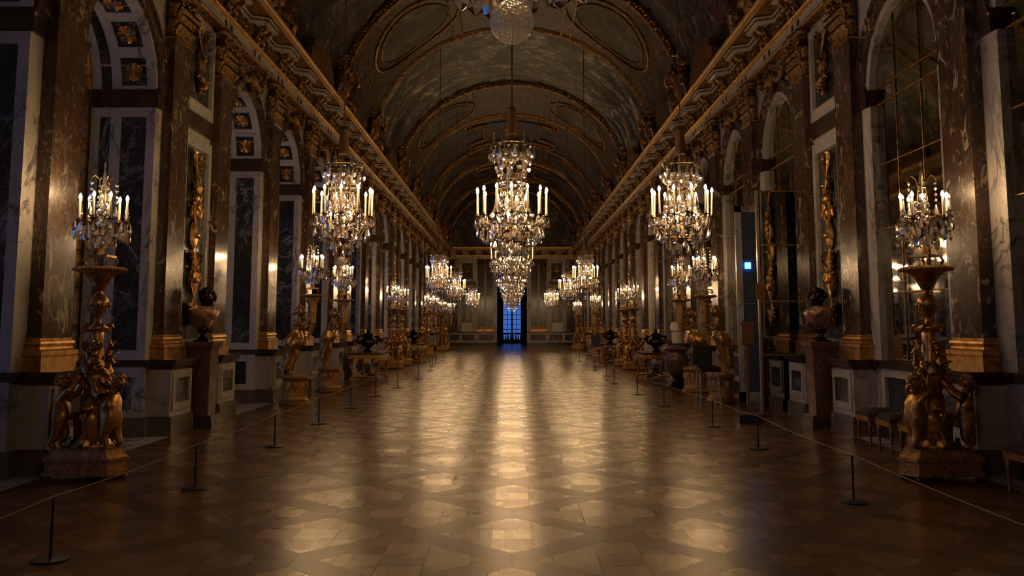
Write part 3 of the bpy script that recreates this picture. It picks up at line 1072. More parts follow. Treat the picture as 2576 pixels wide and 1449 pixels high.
# outer skin of the left wall above the windows is the pier heads; right wall: mirrors
rows = [DADO + 0.02, 2.05, 2.98, 3.92, SPRING - 0.25, SPRING]
mcount = 0
far_panes = MB()
for c in sorted(edges, key=lambda v: abs(v - 11)):
    xm = W + 0.10
    door = is_door(c)
    cols = [-HW + 0.10, -HW / 3, HW / 3, HW - 0.10]
    def pane(poly):
        global mcount
        gy = sum(p[0] for p in poly) / len(poly); gz = sum(p[1] for p in poly) / len(poly)
        a, b = prnd.gauss(0, 0.0022), prnd.gauss(0, 0.0022)
        vs = [(xm + a * (p[0] - gy) + b * (p[1] - gz), c + gy + (p[0] - gy) * 0.992, gz + (p[1] - gz) * 0.992) for p in poly]
        vb = [(xm + 0.012, v[1], v[2]) for v in vs]
        n = len(vs)
        fs = [tuple(range(n)), tuple(range(2 * n - 1, n - 1, -1))] + [(i, n + i, n + (i + 1) % n, (i + 1) % n) for i in range(n)]
        fs = [tuple(reversed(f)) for f in fs]
        if mcount < 290:
            m_ = MB(); m_.add(vs + vb, fs); m_.build('mirror_pane', 'mirror', wallR)
            mcount += 1
        else:
            far_panes.add(vs + vb, fs)
    for r_ in range(5):
        if door and rows[r_ + 1] < 4.3: continue
        for k in range(3):
            pane([(cols[k], rows[r_]), (cols[k + 1], rows[r_]), (cols[k + 1], rows[r_ + 1]), (cols[k], rows[r_ + 1])])
    for k in range(3):
        a = []
        R_ = HW - 0.10
        for q in range(7):
            yq = cols[k] + (cols[k + 1] - cols[k]) * q / 6
            a.append((yq, SPRING + sqrt(max(0, R_ * R_ - yq * yq))))
        pane([(cols[k], SPRING)] + a + [(cols[k + 1], SPRING)] if abs(a[0][1] - SPRING) > 1e-4 and abs(a[-1][1] - SPRING) > 1e-4 else
             ([(cols[k], SPRING)] + a[1:] + [(cols[k + 1], SPRING)] if abs(a[0][1] - SPRING) < 1e-4 else [(cols[k], SPRING)] + a[:-1] + [(cols[k + 1], SPRING)]))
    # gilt astragals
    mb = MB()
    z0 = 4.12 if door else rows[0]
    for k in (1, 2): mb.tube([(xm - 0.01, c + cols[k], z0), (xm - 0.01, c + cols[k], SPRING + sqrt((HW - 0.1) ** 2 - cols[k] ** 2))], 0.008, 5)
    for r_ in range(0 if not door else 4, 6):
        mb.tube([(xm - 0.012, c + cols[0], rows[r_]), (xm - 0.012, c + cols[3], rows[r_])], 0.010 if r_ not in (4, 5) else 0.014, 5)
    mb.build('gilt_glazing_bars', 'golddark', wallR, smooth=True)
    # white marble trim round the mirror
    mb = MB()
    for sg in (-1, 1): mb.box(W + 0.0, W + 0.13, c + sg * HW, c + sg * (HW - 0.10), DADO, SPRING - 0.25)
    mb.build('mirror_jamb', 'white', wallR)
    mb = MB(); ring(mb, 0, HW - 0.10, HW + 0.0, 0.0, -0.13)
    mb.build('mirror_arch_trim', 'white', wallR, (W, c, 0), pi, True)
    if not door:
        mb = MB(); frame_panel(mb, -HW, HW, 0.28, 1.0, 0.13, -0.12, -0.02)
        fr = mb.build('mirror_dado_frame', 'white', wallR, (W, c, 0), pi)
        g = MB(); g.box(-0.12, -0.07, -HW + 0.13, HW - 0.13, 0.41, 0.87); g.build('panel_field', 'green', fr)
        mb = MB(); mb.box(-0.13, 0.03, -HW, HW, 1.0, DADO); mb.box(-0.13, 0.0, -HW, HW, 0, 0.28)
        mb.build('mirror_sill', 'darkbrown', wallR, (W, c, 0), pi)
if far_panes.v: far_panes.build('mirror_panes_far', 'mirror', wallR, kind='stuff')

# backing behind the mirrors, with the dark doorway cut out as a deep closet
mb = MB()
for c in edges:
    if is_door(c):
        mb.box(W + 0.14, W + 0.3, c - HW, c + HW, 4.12, SPRING + HW + 0.2)
    else:
        mb.box(W + 0.14, W + 0.3, c - HW, c + HW, 0, SPRING + HW + 0.2)
mb.build('wall_backing', 'darkbrown', wallR)
c = DOOR_ARCH
for cc in edges:
    if is_door(cc): c = cc
mb = MB()
mb.box(W + 0.30, W + 1.5, c - HW - 0.06, c - HW, 0, 4.2); mb.box(W + 0.30, W + 1.5, c + HW, c + HW + 0.06, 0, 4.2)
mb.box(W + 1.5, W + 1.56, c - HW - 0.06, c + HW + 0.06, 0, 4.2); mb.box(W + 0.14, W + 1.56, c - HW, c + HW, 4.12, 4.2)
mb.build('passage_lining', 'darkvoid', wallR)
DC = c

# --- near end wall behind the camera
wallN = struct('wall_near')
mb = MB(); mb.box(-6.5, 6.5, YS - 0.2, YS, 0, 12.5); mb.build('wall_face', 'brown', wallN)

# ------------------------------------------------------------------ entablature
def extr(mb, plan, prof, closed=False):
    # plan: list of (offset_y, k) -> extra projection; prof: (x projection, z)
    pass

for s in (-1, 1):
    nm = 'entablature'
    ent = bpy.data.objects.new('cornice_left' if s < 0 else 'cornice_right', None); COL.objects.link(ent); ent['kind'] = 'structure'
    L0, L1 = YS, YE
    X = lambda p: s * (W - p)
    def run(name, mat, prof, y0=L0, y1=L1, smooth=False, parent=ent):
        m_ = MB()
        n = len(prof)
        vs = [(X(p), y0, z) for p, z in prof] + [(X(p), y1, z) for p, z in prof]
        fs = [(i, i + 1, n + i + 1, n + i) if s > 0 else (i, n + i, n + i + 1, i + 1) for i in range(n - 1)]
        m_.add(vs, fs)
        return m_.build(name, mat, parent, smooth=smooth)
    A = ARCH_BOT
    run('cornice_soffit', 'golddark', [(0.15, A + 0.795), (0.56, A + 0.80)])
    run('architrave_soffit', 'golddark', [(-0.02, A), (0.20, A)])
    run('gilt_moulding', 'goldbright', [(0.20, A), (0.225, A + 0.01), (0.225, A + 0.035), (0.205, A + 0.045), (0.205, A + 0.055)])
    run('architrave', 'white', [(0.205, A + 0.055), (0.205, A + 0.20)])
    run('gilt_moulding', 'goldbright', [(0.205, A + 0.20), (0.24, A + 0.21), (0.25, A + 0.235), (0.23, A + 0.25), (0.275, A + 0.27), (0.275, A + 0.29), (0.16, A + 0.295)])
    run('frieze', 'frieze', [(0.16, A + 0.295), (0.16, A + 0.80)])
    
    run('cornice_top_moulding', 'goldcarved', [(0.555, A + 0.80), (0.60, A + 0.81), (0.61, A + 0.835), (0.585, A + 0.855), (0.59, A + 0.88)])
    run('carved_cyma', 'goldcarved', [(0.585, A + 0.88), (0.63, A + 0.91), (0.64, A + 0.95), (0.55, A + 0.952), (0.20, A + 0.955)])
    # dark ornaments on the architrave
    per = 12.25 / 7
    # consoles and the stepped corona
    cm = MB()
    for sg in (-1, 1):
        yk = sg * 0.16
        pts = []
        for q in range(13):
            t = q / 12
            pts.append((0.02 + 0.26 * t ** 1.5 + 0.02 * sin(t * 6), yk, 0.02 + 0.34 * t))
        cm.tube(pts, [0.05 + 0.025 * sin(pi * q / 12) for q in range(13)], 6)
        for zc, xc, rr in ((0.05, 0.07, 0.06), (0.30, 0.21, 0.075)):
            cm.lathe([(rr, -0.06), (rr * 1.05, 0.0), (rr, 0.06)], 10, (0, 0, 0))
            n0 = len(cm.v) - 30
            for q in range(n0, len(cm.v)):
                x_, y_, z_ = cm.v[q]
                cm.v[q] = (xc + x_, yk + z_, zc + y_)
        cm.leaf((0.10, yk, 0.30), (1, 0, 0), (0.25, 0, -1), 0.26, 0.13, 0.1)
    cm.leaf((0.02, 0, 0.02), (1, 0, 0), (0, 0, 1), 0.3, 0.16, 0.15)
    if s < 0:
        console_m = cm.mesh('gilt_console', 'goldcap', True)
        fo = MB()
        r_ = random.Random(4)
        for q in range(6):
            a = 2 * pi * q / 6
            fo.leaf((0.01, cos(a) * 0.02, sin(a) * 0.02), (1, 0, 0), (0, cos(a), sin(a)), 0.14, 0.1, 0.3)
        for q in range(10):
            fo.ball((0.03, r_.uniform(-0.3, 0.3), r_.uniform(-0.10, 0.10)), r_.uniform(0.03, 0.055), 6, 4)
        for sg in (-1, 1):
            fo.tube([(0.02, 0, -0.02), (0.04, sg * 0.18, 0.10), (0.04, sg * 0.30, 0.0), (0.03, sg * 0.20, -0.08)], 0.02, 5)
        frieze_m = fo.mesh('gilt_frieze_ornament', 'goldcap', True)
    nK = int((L1 - L0) / per) + 1
    ylist = [8.25 + per * k for k in range(-8, 40) if L0 + 0.4 < 8.25 + per * k < L1 - 0.3]
    for yk in ylist:
        put(console_m, 'gilt_console', ent, (X(0.16), yk, A + 0.30), wrz(s))
        if yk + per / 2 < L1 - 0.3:
            put(frieze_m, 'gilt_frieze_ornament', ent, (X(0.165), yk + per / 2, A + 0.48), wrz(s))
    # stepped corona: plan path going in and out over every console pair
    path = [(L0, 0.20)]
    for yk in ylist:
        path += [(yk - 0.50, 0.20), (yk - 0.36, 0.50), (yk + 0.36, 0.50), (yk + 0.50, 0.20)]
    path.append((L1, 0.20))
    def sweep(name, mat, prof):
        m_ = MB(); n = len(prof); vs = []; fs = []
        for (yy_, pr) in path:
            for (p, z) in prof: vs.append((X(pr + p), yy_, z))
        for i in range(len(path) - 1):
            for k in range(n - 1):
                a = i * n + k
                fs.append((a, a + 1, a + n + 1, a + n) if s > 0 else (a, a + n, a + n + 1, a + 1))
        m_.add(vs, fs)
        m_.build(name, mat, ent)
    sweep('corona_white_fillet', 'white', [(-0.25, A + 0.655), (0.0, A + 0.655), (0.012, A + 0.66), (0.012, A + 0.70)])
    sweep('corona_gold_band', 'golddark', [(0.0, A + 0.70), (-0.02, A + 0.705), (-0.02, A + 0.73), (0.02, A + 0.735)])
    sweep('corona_white_fillet', 'white', [(0.02, A + 0.735), (0.045, A + 0.74), (0.045, A + 0.775), (0.02, A + 0.78)])
    
    # small dark metopes on the white architrave
    dm = MB(); dm.box(0, 0.006, -0.05, 0.05, -0.055, 0.055)
    dmm = dm.mesh('black_inlay', 'bronze')
    for yk in ylist:
        for d_ in (-0.16, 0.16):
            put(dmm, 'black_inlay', ent, (X(0.205), yk + d_, A + 0.128), wrz(s))

# ------------------------------------------------------------------ vault
ceil = struct('ceiling')
def vp(t, yy_, d=0.0):
    # t from 0 (left springing) to pi (right); d pushes inward
    x, z = -(VA - d) * cos(t), VZ + (VB - d) * sin(t)
    return (x, yy_, z)
def vault_strip(name, mat, y0, y1, t0=0.0, t1=pi, d=0.0, nt=28, ny_=1):
    m_ = MB(); vs = []; fs = []
    for j in range(ny_ + 1):
        for i in range(nt + 1):
            vs.append(vp(t0 + (t1 - t0) * i / nt, y0 + (y1 - y0) * j / ny_, d))
    for j in range(ny_):
        for i in range(nt):
            a = j * (nt + 1) + i
            fs.append((a, a + nt + 1, a + nt + 2, a + 1))
    m_.add(vs, fs)
    return m_.build(name, mat, ceil, smooth=True)
ribs = [(-1.0, 4.6), (12.0, 17.4), (24.6, 30.2), (37.5, 43.0), (50.0, 55.2), (62.4, 67.8)]
fields = [(YS, -1.0), (4.6, 12.0), (17.4, 24.6), (30.2, 37.5), (43.0, 50.0), (55.2, 62.4), (67.8, YE)]
for i, (a, b) in enumerate(fields):
    vault_strip('vault_painting', 'paint_sky' if i == 3 else 'paint_dark', a, b)
grn = random.Random(21)
def arc_tube(mb, yy_, d, r, t0=0.02, t1=pi - 0.02, n=40, seg=6):
    mb.tube([vp(t0 + (t1 - t0) * i / n, yy_, d) for i in range(n + 1)], r, seg, False)
for (a, b) in ribs:
    vault_strip('vault_band', 'paint_band', a, b, d=0.10)
    m_ = MB()
    for yy_ in (a, b):
        n = 32; vs = []; fs = []
        for i in range(n + 1):
            t = pi * i / n
            vs.append(vp(t, yy_, 0.0)); vs.append(vp(t, yy_, 0.14))
        for i in range(n): fs.append((2 * i, 2 * i + 1, 2 * i + 3, 2 * i + 2))
        m_.add(vs, fs)
    m_.build('band_edge', 'golddark', ceil)
    for yy_ in (a, b):
        m_ = MB(); arc_tube(m_, yy_, 0.14, 0.055); arc_tube(m_, yy_ + (0.16 if yy_ == a else -0.16), 0.12, 0.03, seg=5)
        m_.build('gilt_arch_moulding', 'goldstucco', ceil, smooth=True)
        if yy_ < 0: continue
        m_ = MB()
        n = 110 if yy_ < 45 else 60
        off = 0.16 if yy_ == b else -0.16
        for i in range(n):
            t = 0.12 + (pi - 0.24) * i / (n - 1)
            p = vp(t, yy_ + off + grn.uniform(-0.05, 0.05), 0.05 + grn.uniform(0, 0.06))
            m_.ball(p, grn.uniform(0.045, 0.085), 5, 3)
            if i % 4 == 0:
                nrm = Vector((cos(t), 0, -sin(t)))
                m_.leaf(p, nrm, (0, 1 if off > 0 else -1, 0), 0.16, 0.12, 0.3)
        m_.build('gilt_garland', 'goldstucco', ceil, smooth=True, kind='stuff')
    # painted ovals with gilt rings and side boards
    ym = (a + b) / 2
    for tc in (0.85, pi - 0.85):
        for rs_, th in ((1.0, 0.04), (0.80, 0.02)):
            m_ = MB(); pts = []
            for q in range(33):
                aa = 2 * pi * q / 32
                pts.append(vp(tc + 0.36 * rs_ * cos(aa), ym + 1.9 * rs_ * sin(aa), 0.13))
            m_.tube(pts, th, 6, False)
            m_.build('gilt_oval_frame', 'goldstucco', ceil, smooth=True)
        m_ = MB(); vs = [vp(tc, ym, 0.112)]
        for q in range(32):
            aa = 2 * pi * q / 32
            vs.append(vp(tc + 0.28 * cos(aa), ym + 1.5 * sin(aa), 0.116))
        m_.add(vs, [(0, 1 + q, 1 + (q + 1) % 32) for q in range(32)])
        m_.build('painted_medallion', 'paint_dark', ceil, smooth=True)
    for sg in (-1, 1):
        tm = pi / 2 + sg * 0.36
        for w_ in (0.0, 0.07):
            m_ = MB(); m_.tube([vp(tm + sg * w_, a + 0.2, 0.13), vp(tm + sg * w_, b - 0.2, 0.13)], 0.035, 5)
            m_.build('gilt_board_edge', 'goldstucco', ceil, smooth=True)
# crowning frames with notched shoulders in the alternating fields
for (a, b) in (fields[2], fields[4], fields[5]):
    y0, y1 = a + 0.5, b - 0.5
    th = 0.50
    shape = [(-th, y0), (-th, y0 + 1.2), (-th * 0.62, y0 + 1.2), (-th * 0.62, y1 - 1.2), (-th, y1 - 1.2), (-th, y1),
             (th, y1), (th, y1 - 1.2), (th * 0.62, y1 - 1.2), (th * 0.62, y0 + 1.2), (th, y0 + 1.2), (th, y0), (-th, y0)]
    for sc_, r_ in ((1.0, 0.075), (0.9, 0.04)):
        pts = []
        for i in range(len(shape) - 1):
            for q in range(6):
                u = q / 6
                tt = shape[i][0] + (shape[i + 1][0] - shape[i][0]) * u
                y_ = shape[i][1] + (shape[i + 1][1] - shape[i][1]) * u
                pts.append(vp(pi / 2 + tt * sc_, (y0 + y1) / 2 + (y_ - (y0 + y1) / 2) * (1 if sc_ == 1 else 0.95), 0.08))
        pts.append(pts[0])
        m_ = MB(); m_.tube(pts, r_, 6, False)
        m_.build('gilt_picture_frame', 'goldstucco', ceil, smooth=True)
    vault_strip('crown_painting', 'paint_band', y0 + 1.3, y1 - 1.3, pi / 2 - th * 0.6, pi / 2 + th * 0.6, 0.05, 8)

# ------------------------------------------------------------------ far end wall
wallF = struct('wall_far')
F = YE
mb = MB()
mb.box(-6.5, -1.18, F, F + 0.4, 0, SPRING); mb.box(1.18, 6.5, F, F + 0.4, 0, SPRING)
mb.box(-6.5, 6.5, F, F + 0.4, SPRING + 1.2, 7.0)
mb.box(-6.5, -1.18, F, F + 0.4, SPRING, SPRING + 1.2); mb.box(1.18, 6.5, F, F + 0.4, SPRING, SPRING + 1.2)
mb.build('wall_face', 'white', wallF)
mb = MB()
pts = arch_pts(0, 1.18, 16)
vs = [(p[0], F, p[1]) for p in pts] + [(p[0], F, SPRING + 1.2) for p in pts]
n = len(pts)
mb.add(vs, [(i, n + i, n + i + 1, i + 1) for i in range(n - 1)])
vs = [(p[0], F, p[1]) for p in pts] + [(p[0], F + 0.4, p[1]) for p in pts]
mb.add(vs, [(i, i + 1, n + i + 1, n + i) for i in range(n - 1)])
mb.build('arch_head', 'white', wallF)
mb = MB()
vs = [(-5.2, F - 0.02, 7.7)] ; ring_ = [vp(pi * i / 24, F - 0.02) for i in range(25)]
vs = [(0, F - 0.02, 7.7)] + ring_
mb.add(vs, [(0, i + 1, i + 2) for i in range(24)]); mb.box(-6.5, 6.5, F, F + 0.3, 7.0, 13)
mb.build('lunette_painting', 'paint_dark', wallF)
# entablature across the end
for (nm_, mt, z0, z1, pr) in (('gilt_moulding', 'goldbright', 6.83, 6.89, 0.24), ('architrave', 'white', 6.89, 7.03, 0.2), ('gilt_moulding', 'goldbright', 7.03, 7.12, 0.26),
                              ('frieze', 'frieze', 7.12, 7.5, 0.16), ('corona_white_fillet', 'white', 7.5, 7.55, 0.5), ('corona_gold_band', 'golddark', 7.55, 7.65, 0.52), ('cornice_top_moulding', 'goldbright', 7.65, 7.78, 0.6)):
    mb = MB(); mb.box(-4.9, 4.9, F - pr, F, z0, z1); mb.build(nm_, mt, wallF)
for k in range(-4, 5):
    if k == 0: pass
    o = put(console_m, 'gilt_console', wallF, (k * 1.05, F - 0.16, 7.12), -pi / 2)
for xp in (-2.45, -1.78, 1.78, 2.45):
    p = put(shaft_m, 'pilaster', wallF, (xp, F, 0), -pi / 2, scale=(1, 0.8, 1))
    put(base_m, 'pilaster_base', p, (0, 0, DADO)); put(cap_me, 'pilaster_capital', p, (0.055, 0, 6.0))
for s in (-1, 1):
    mb = MB(); mb.box(s * 1.18, s * 5.0, F - 0.36, F, 0.0, 0.24); mb.box(s * 1.18, s * 5.0, F - 0.40, F, 1.0, DADO)
    mb.build('dado_rail', 'darkbrown', wallF)
    mb = MB(); mb.box(s * 1.2, s * 4.95, F - 0.3, F, 0.24, 1.0); mb.build('dado', 'white', wallF)
    for (x0, x1) in ((1.42, 2.62), (2.95, 3.95), (4.15, 4.85)):
        mb = MB(); mb.box(s * x0, s * x1, F - 0.315, F - 0.3, 0.40, 0.86); mb.build('panel_field', 'green', wallF)
    # niche with gilt relief above
    mb = MB()
    mb.box(s * 2.95, s * 3.12, F - 0.1, F, 1.1, 4.7); mb.box(s * 4.0, s * 4.17, F - 0.1, F, 1.1, 4.7); mb.box(s * 2.95, s * 4.17, F - 0.1, F, 4.55, 4.72)
    mb.build('niche_frame', 'white', wallF)
    mb = MB(); mb.box(s * 3.12, s * 4.0, F - 0.02, F, 1.1, 4.55); mb.build('niche_field', 'green', wallF)
    mb = MB()
    mb.box(s * 2.95, s * 4.17, F - 0.08, F, 5.1, 5.25); mb.box(s * 2.95, s * 4.17, F - 0.08, F, 6.5, 6.7)
    mb.box(s * 2.95, s * 3.15, F - 0.08, F, 5.25, 6.5); mb.box(s * 3.97, s * 4.17, F - 0.08, F, 5.25, 6.5)
    mb.build('relief_frame', 'white', wallF)
    mb = MB(); mb.box(s * 3.15, s * 3.97, F - 0.02, F, 5.25, 6.5); mb.build('panel_field', 'darkbrown', wallF)
    put(trophy_short, 'gilt_relief', wallF, (s * 3.56, F - 0.03, 5.36), -pi / 2, scale=(1, 1.3, 0.95))
    mb = MB(); mb.box(s * 4.3, s * 5.0, F - 0.1, F, 1.1, 6.8); mb.build('corner_pilaster', 'brown', wallF)
    mb = MB(); mb.box(s * 2.9, s * 4.25, F - 0.05, F, 4.75, 5.05); mb.build('impost_band', 'darkbrown', wallF)

# the dark salon beyond and its blue evening window
G = 80.0
sal = struct('wall_salon')
mb = MB()
mb.box(-6, -0.95, G, G + 0.3, 0, 8); mb.box(0.95, 6, G, G + 0.3, 0, 8); mb.box(-0.95, 0.95, G, G + 0.3, 5.6, 8); mb.box(-0.95, 0.95, G, G + 0.3, 0, 0.18)
mb.box(-6.3, -6, F + 0.4, G, 0, 8); mb.box(6, 6.3, F + 0.4, G, 0, 8); mb.box(-6.3, 6.3, F + 0.3, G + 0.3, 8, 8.2)
mb.build('wall_face', 'darkvoid', sal)
win = MB()
win.box(-0.95, -0.80, G, G + 0.1, 0.18, 5.6); win.box(0.80, 0.95, G, G + 0.1, 0.18, 5.6); win.box(-0.07, 0.07, G - 0.02, G + 0.1, 0.18, 5.6)
win.box(-0.95, 0.95, G, G + 0.1, 0.18, 0.34); win.box(-0.95, 0.95, G, G + 0.1, 5.5, 5.6)
for k in range(11):
    z = 0.34 + (k + 1) * 0.44
    win.box(-0.8, 0.8, G + 0.02, G + 0.06, z - 0.025, z + 0.025)
for x_ in (-0.435, 0.435): win.box(x_ - 0.025, x_ + 0.025, G + 0.02, G + 0.06, 0.3, 5.5)
wo = win.build('window_%d' % (len(edges) + 1), 'muntin'); wo['kind'] = 'structure'
for k in range(12):
    z0 = 0.34 + k * 0.44
    for (x0, x1) in ((-0.8, -0.46), (-0.41, -0.07), (0.07, 0.41), (0.46, 0.8)):
        m_ = MB(); m_.box(x0, x1, G + 0.035, G + 0.042, z0 + 0.02, min(5.5, z0 + 0.42)); m_.build('window_pane', 'glass', wo)
# balustrade outside; its silhouette against the sky is put into the near-black colour
bt = thing('balcony_balustrade', 'stone balustrade coloured as a silhouette outside the blue window at the far end', 'balustrade', (0, G + 1.0, 0.1))
m_ = MB(); m_.box(-1.6, 1.6, -0.08, 0.08, 0.70, 0.80); m_.box(-1.6, 1.6, -0.08, 0.08, 0, 0.1); m_.build('rail', 'muntin', bt)
m_ = MB(); m_.lathe([(0.05, 0), (0.04, 0.08), (0.08, 0.2), (0.05, 0.36), (0.03, 0.5), (0.05, 0.6)], 8)
bal = m_.mesh('baluster', 'muntin', True)
for k in range(14): put(bal, 'baluster', bt, (-1.5 + k * 0.23, 0, 0.1))
m_ = MB(); m_.box(-3, 3, G + 0.3, G + 2.0, -0.3, 0.1); m_.build('balcony_slab', 'muntin', sal)
for s in (-1, 1):
    m_ = MB(); pts = []
    vs = []; fs = []
    for i in range(13):
        x_ = s * (0.82 + 0.5 * i / 12)
        d_ = 0.06 * sin(i * 1.9)
        vs += [(x_, G - 0.25 + d_, 0.02), (x_, G - 0.25 + d_ * 0.7, 5.9)]
    for i in range(12): fs.append((2 * i, 2 * i + 2, 2 * i + 3, 2 * i + 1))
    m_.add(vs, fs)
    cu = m_.build('window_curtain', 'curtain', None, smooth=True)
    cu['label'] = 'dark blue-black curtain on the %s of the blue window at the far end' % ('left' if s < 0 else 'right'); cu['category'] = 'curtain'
# ------------------------------------------------------------------ crystals, candles
def drop_me(kind):
    m_ = MB()
    if kind == 'drop':     # flat pear-shaped pendant, unit height, hanging from the origin
        prof = [(0.04, 0.0), (0.12, -0.14), (0.25, -0.40), (0.36, -0.66), (0.29, -0.86), (0.03, -1.0)]
        m_.lathe(prof, 6, (0, 0, 0), sx=1.0, sy=0.65)
    elif kind == 'bead':
        m_.lathe([(0.02, 0.5), (0.38, 0.25), (0.5, 0.0), (0.38, -0.25), (0.02, -0.5)], 6)
    elif kind == 'obelisk':
        m_.lathe([(0.05, 0.0), (0.13, 0.03), (0.16, 0.16), (0.08, 0.24), (0.13, 0.30), (0.14, 0.36), (0.07, 0.42), (0.08, 0.46), (0.05, 0.72), (0.02, 0.80), (0.05, 0.86), (0.045, 0.92), (0.01, 1.0)], 8)
    elif kind == 'rosette':
        for q in range(6):
            a = 2 * pi * q / 6
            m_.ball((cos(a) * 0.3, 0, sin(a) * 0.3), 0.2, 5, 3, (1, 0.6, 1))
        m_.ball((0, 0, 0), 0.2, 5, 3)
    return m_
CR = {k: drop_me(k) for k in ('drop', 'bead', 'obelisk', 'rosette')}
CRM = {k: CR[k].mesh('crystal_' + k, 'crystal') for k in CR}
CNAME = {'drop': 'crystal_drop', 'bead': 'crystal_bead', 'obelisk': 'crystal_obelisk', 'rosette': 'crystal_rosette'}

def place_crystals(lst, root, single):
    if single:
        for (k, p, h, w, a) in lst:
            put(CRM[k], CNAME[k], root, p, a, scale=(w, w, h))
    else:
        m_ = MB()
        for (k, p, h, w, a) in lst:
            ca, sa = cos(a), sin(a)
            m_.add([(p[0] + (x * ca - y_ * sa) * w, p[1] + (x * sa + y_ * ca) * w, p[2] + z * h) for (x, y_, z) in CR[k].v], CR[k].f)
        m_.build('crystal_drops', 'crystal', root, kind='stuff')

def candle_meshes(hc, rc, fh, fr):
    a = MB(); a.lathe([(rc, 0), (rc, hc * 0.97), (rc * 0.6, hc)], 8)
    b = MB(); b.lathe([(0.002, 0), (fr * 0.8, fh * 0.15), (fr, fh * 0.42), (fr * 0.72, fh * 0.70), (0.003, fh)], 6)
    c = MB(); c.lathe([(0.012, -0.03), (0.02, -0.012), (0.048, 0.0), (0.052, 0.006), (0.02, 0.008), (0.018, 0.035), (rc + 0.003, 0.037)], 10)
    return a.mesh('candle', 'candle', True), b.mesh('candle_flame', 'flame', True), c.mesh('drip_pan', 'armmetal', True)
CAN = candle_meshes(0.335, 0.0145, 0.080, 0.0225)
CANS = candle_meshes(0.20, 0.0125, 0.066, 0.019)
def add_candle(root, p, lean=(0, 0), small=False):
    cm_ = CANS if small else CAN
    h = 0.20 if small else 0.335
    c_ = put(cm_[0], 'candle', root, (p[0], p[1], p[2] + 0.035), rot=(lean[0], lean[1], 0))
    put(cm_[1], 'candle_flame', c_, (0, 0, h))
    put(cm_[2], 'drip_pan', root, p)

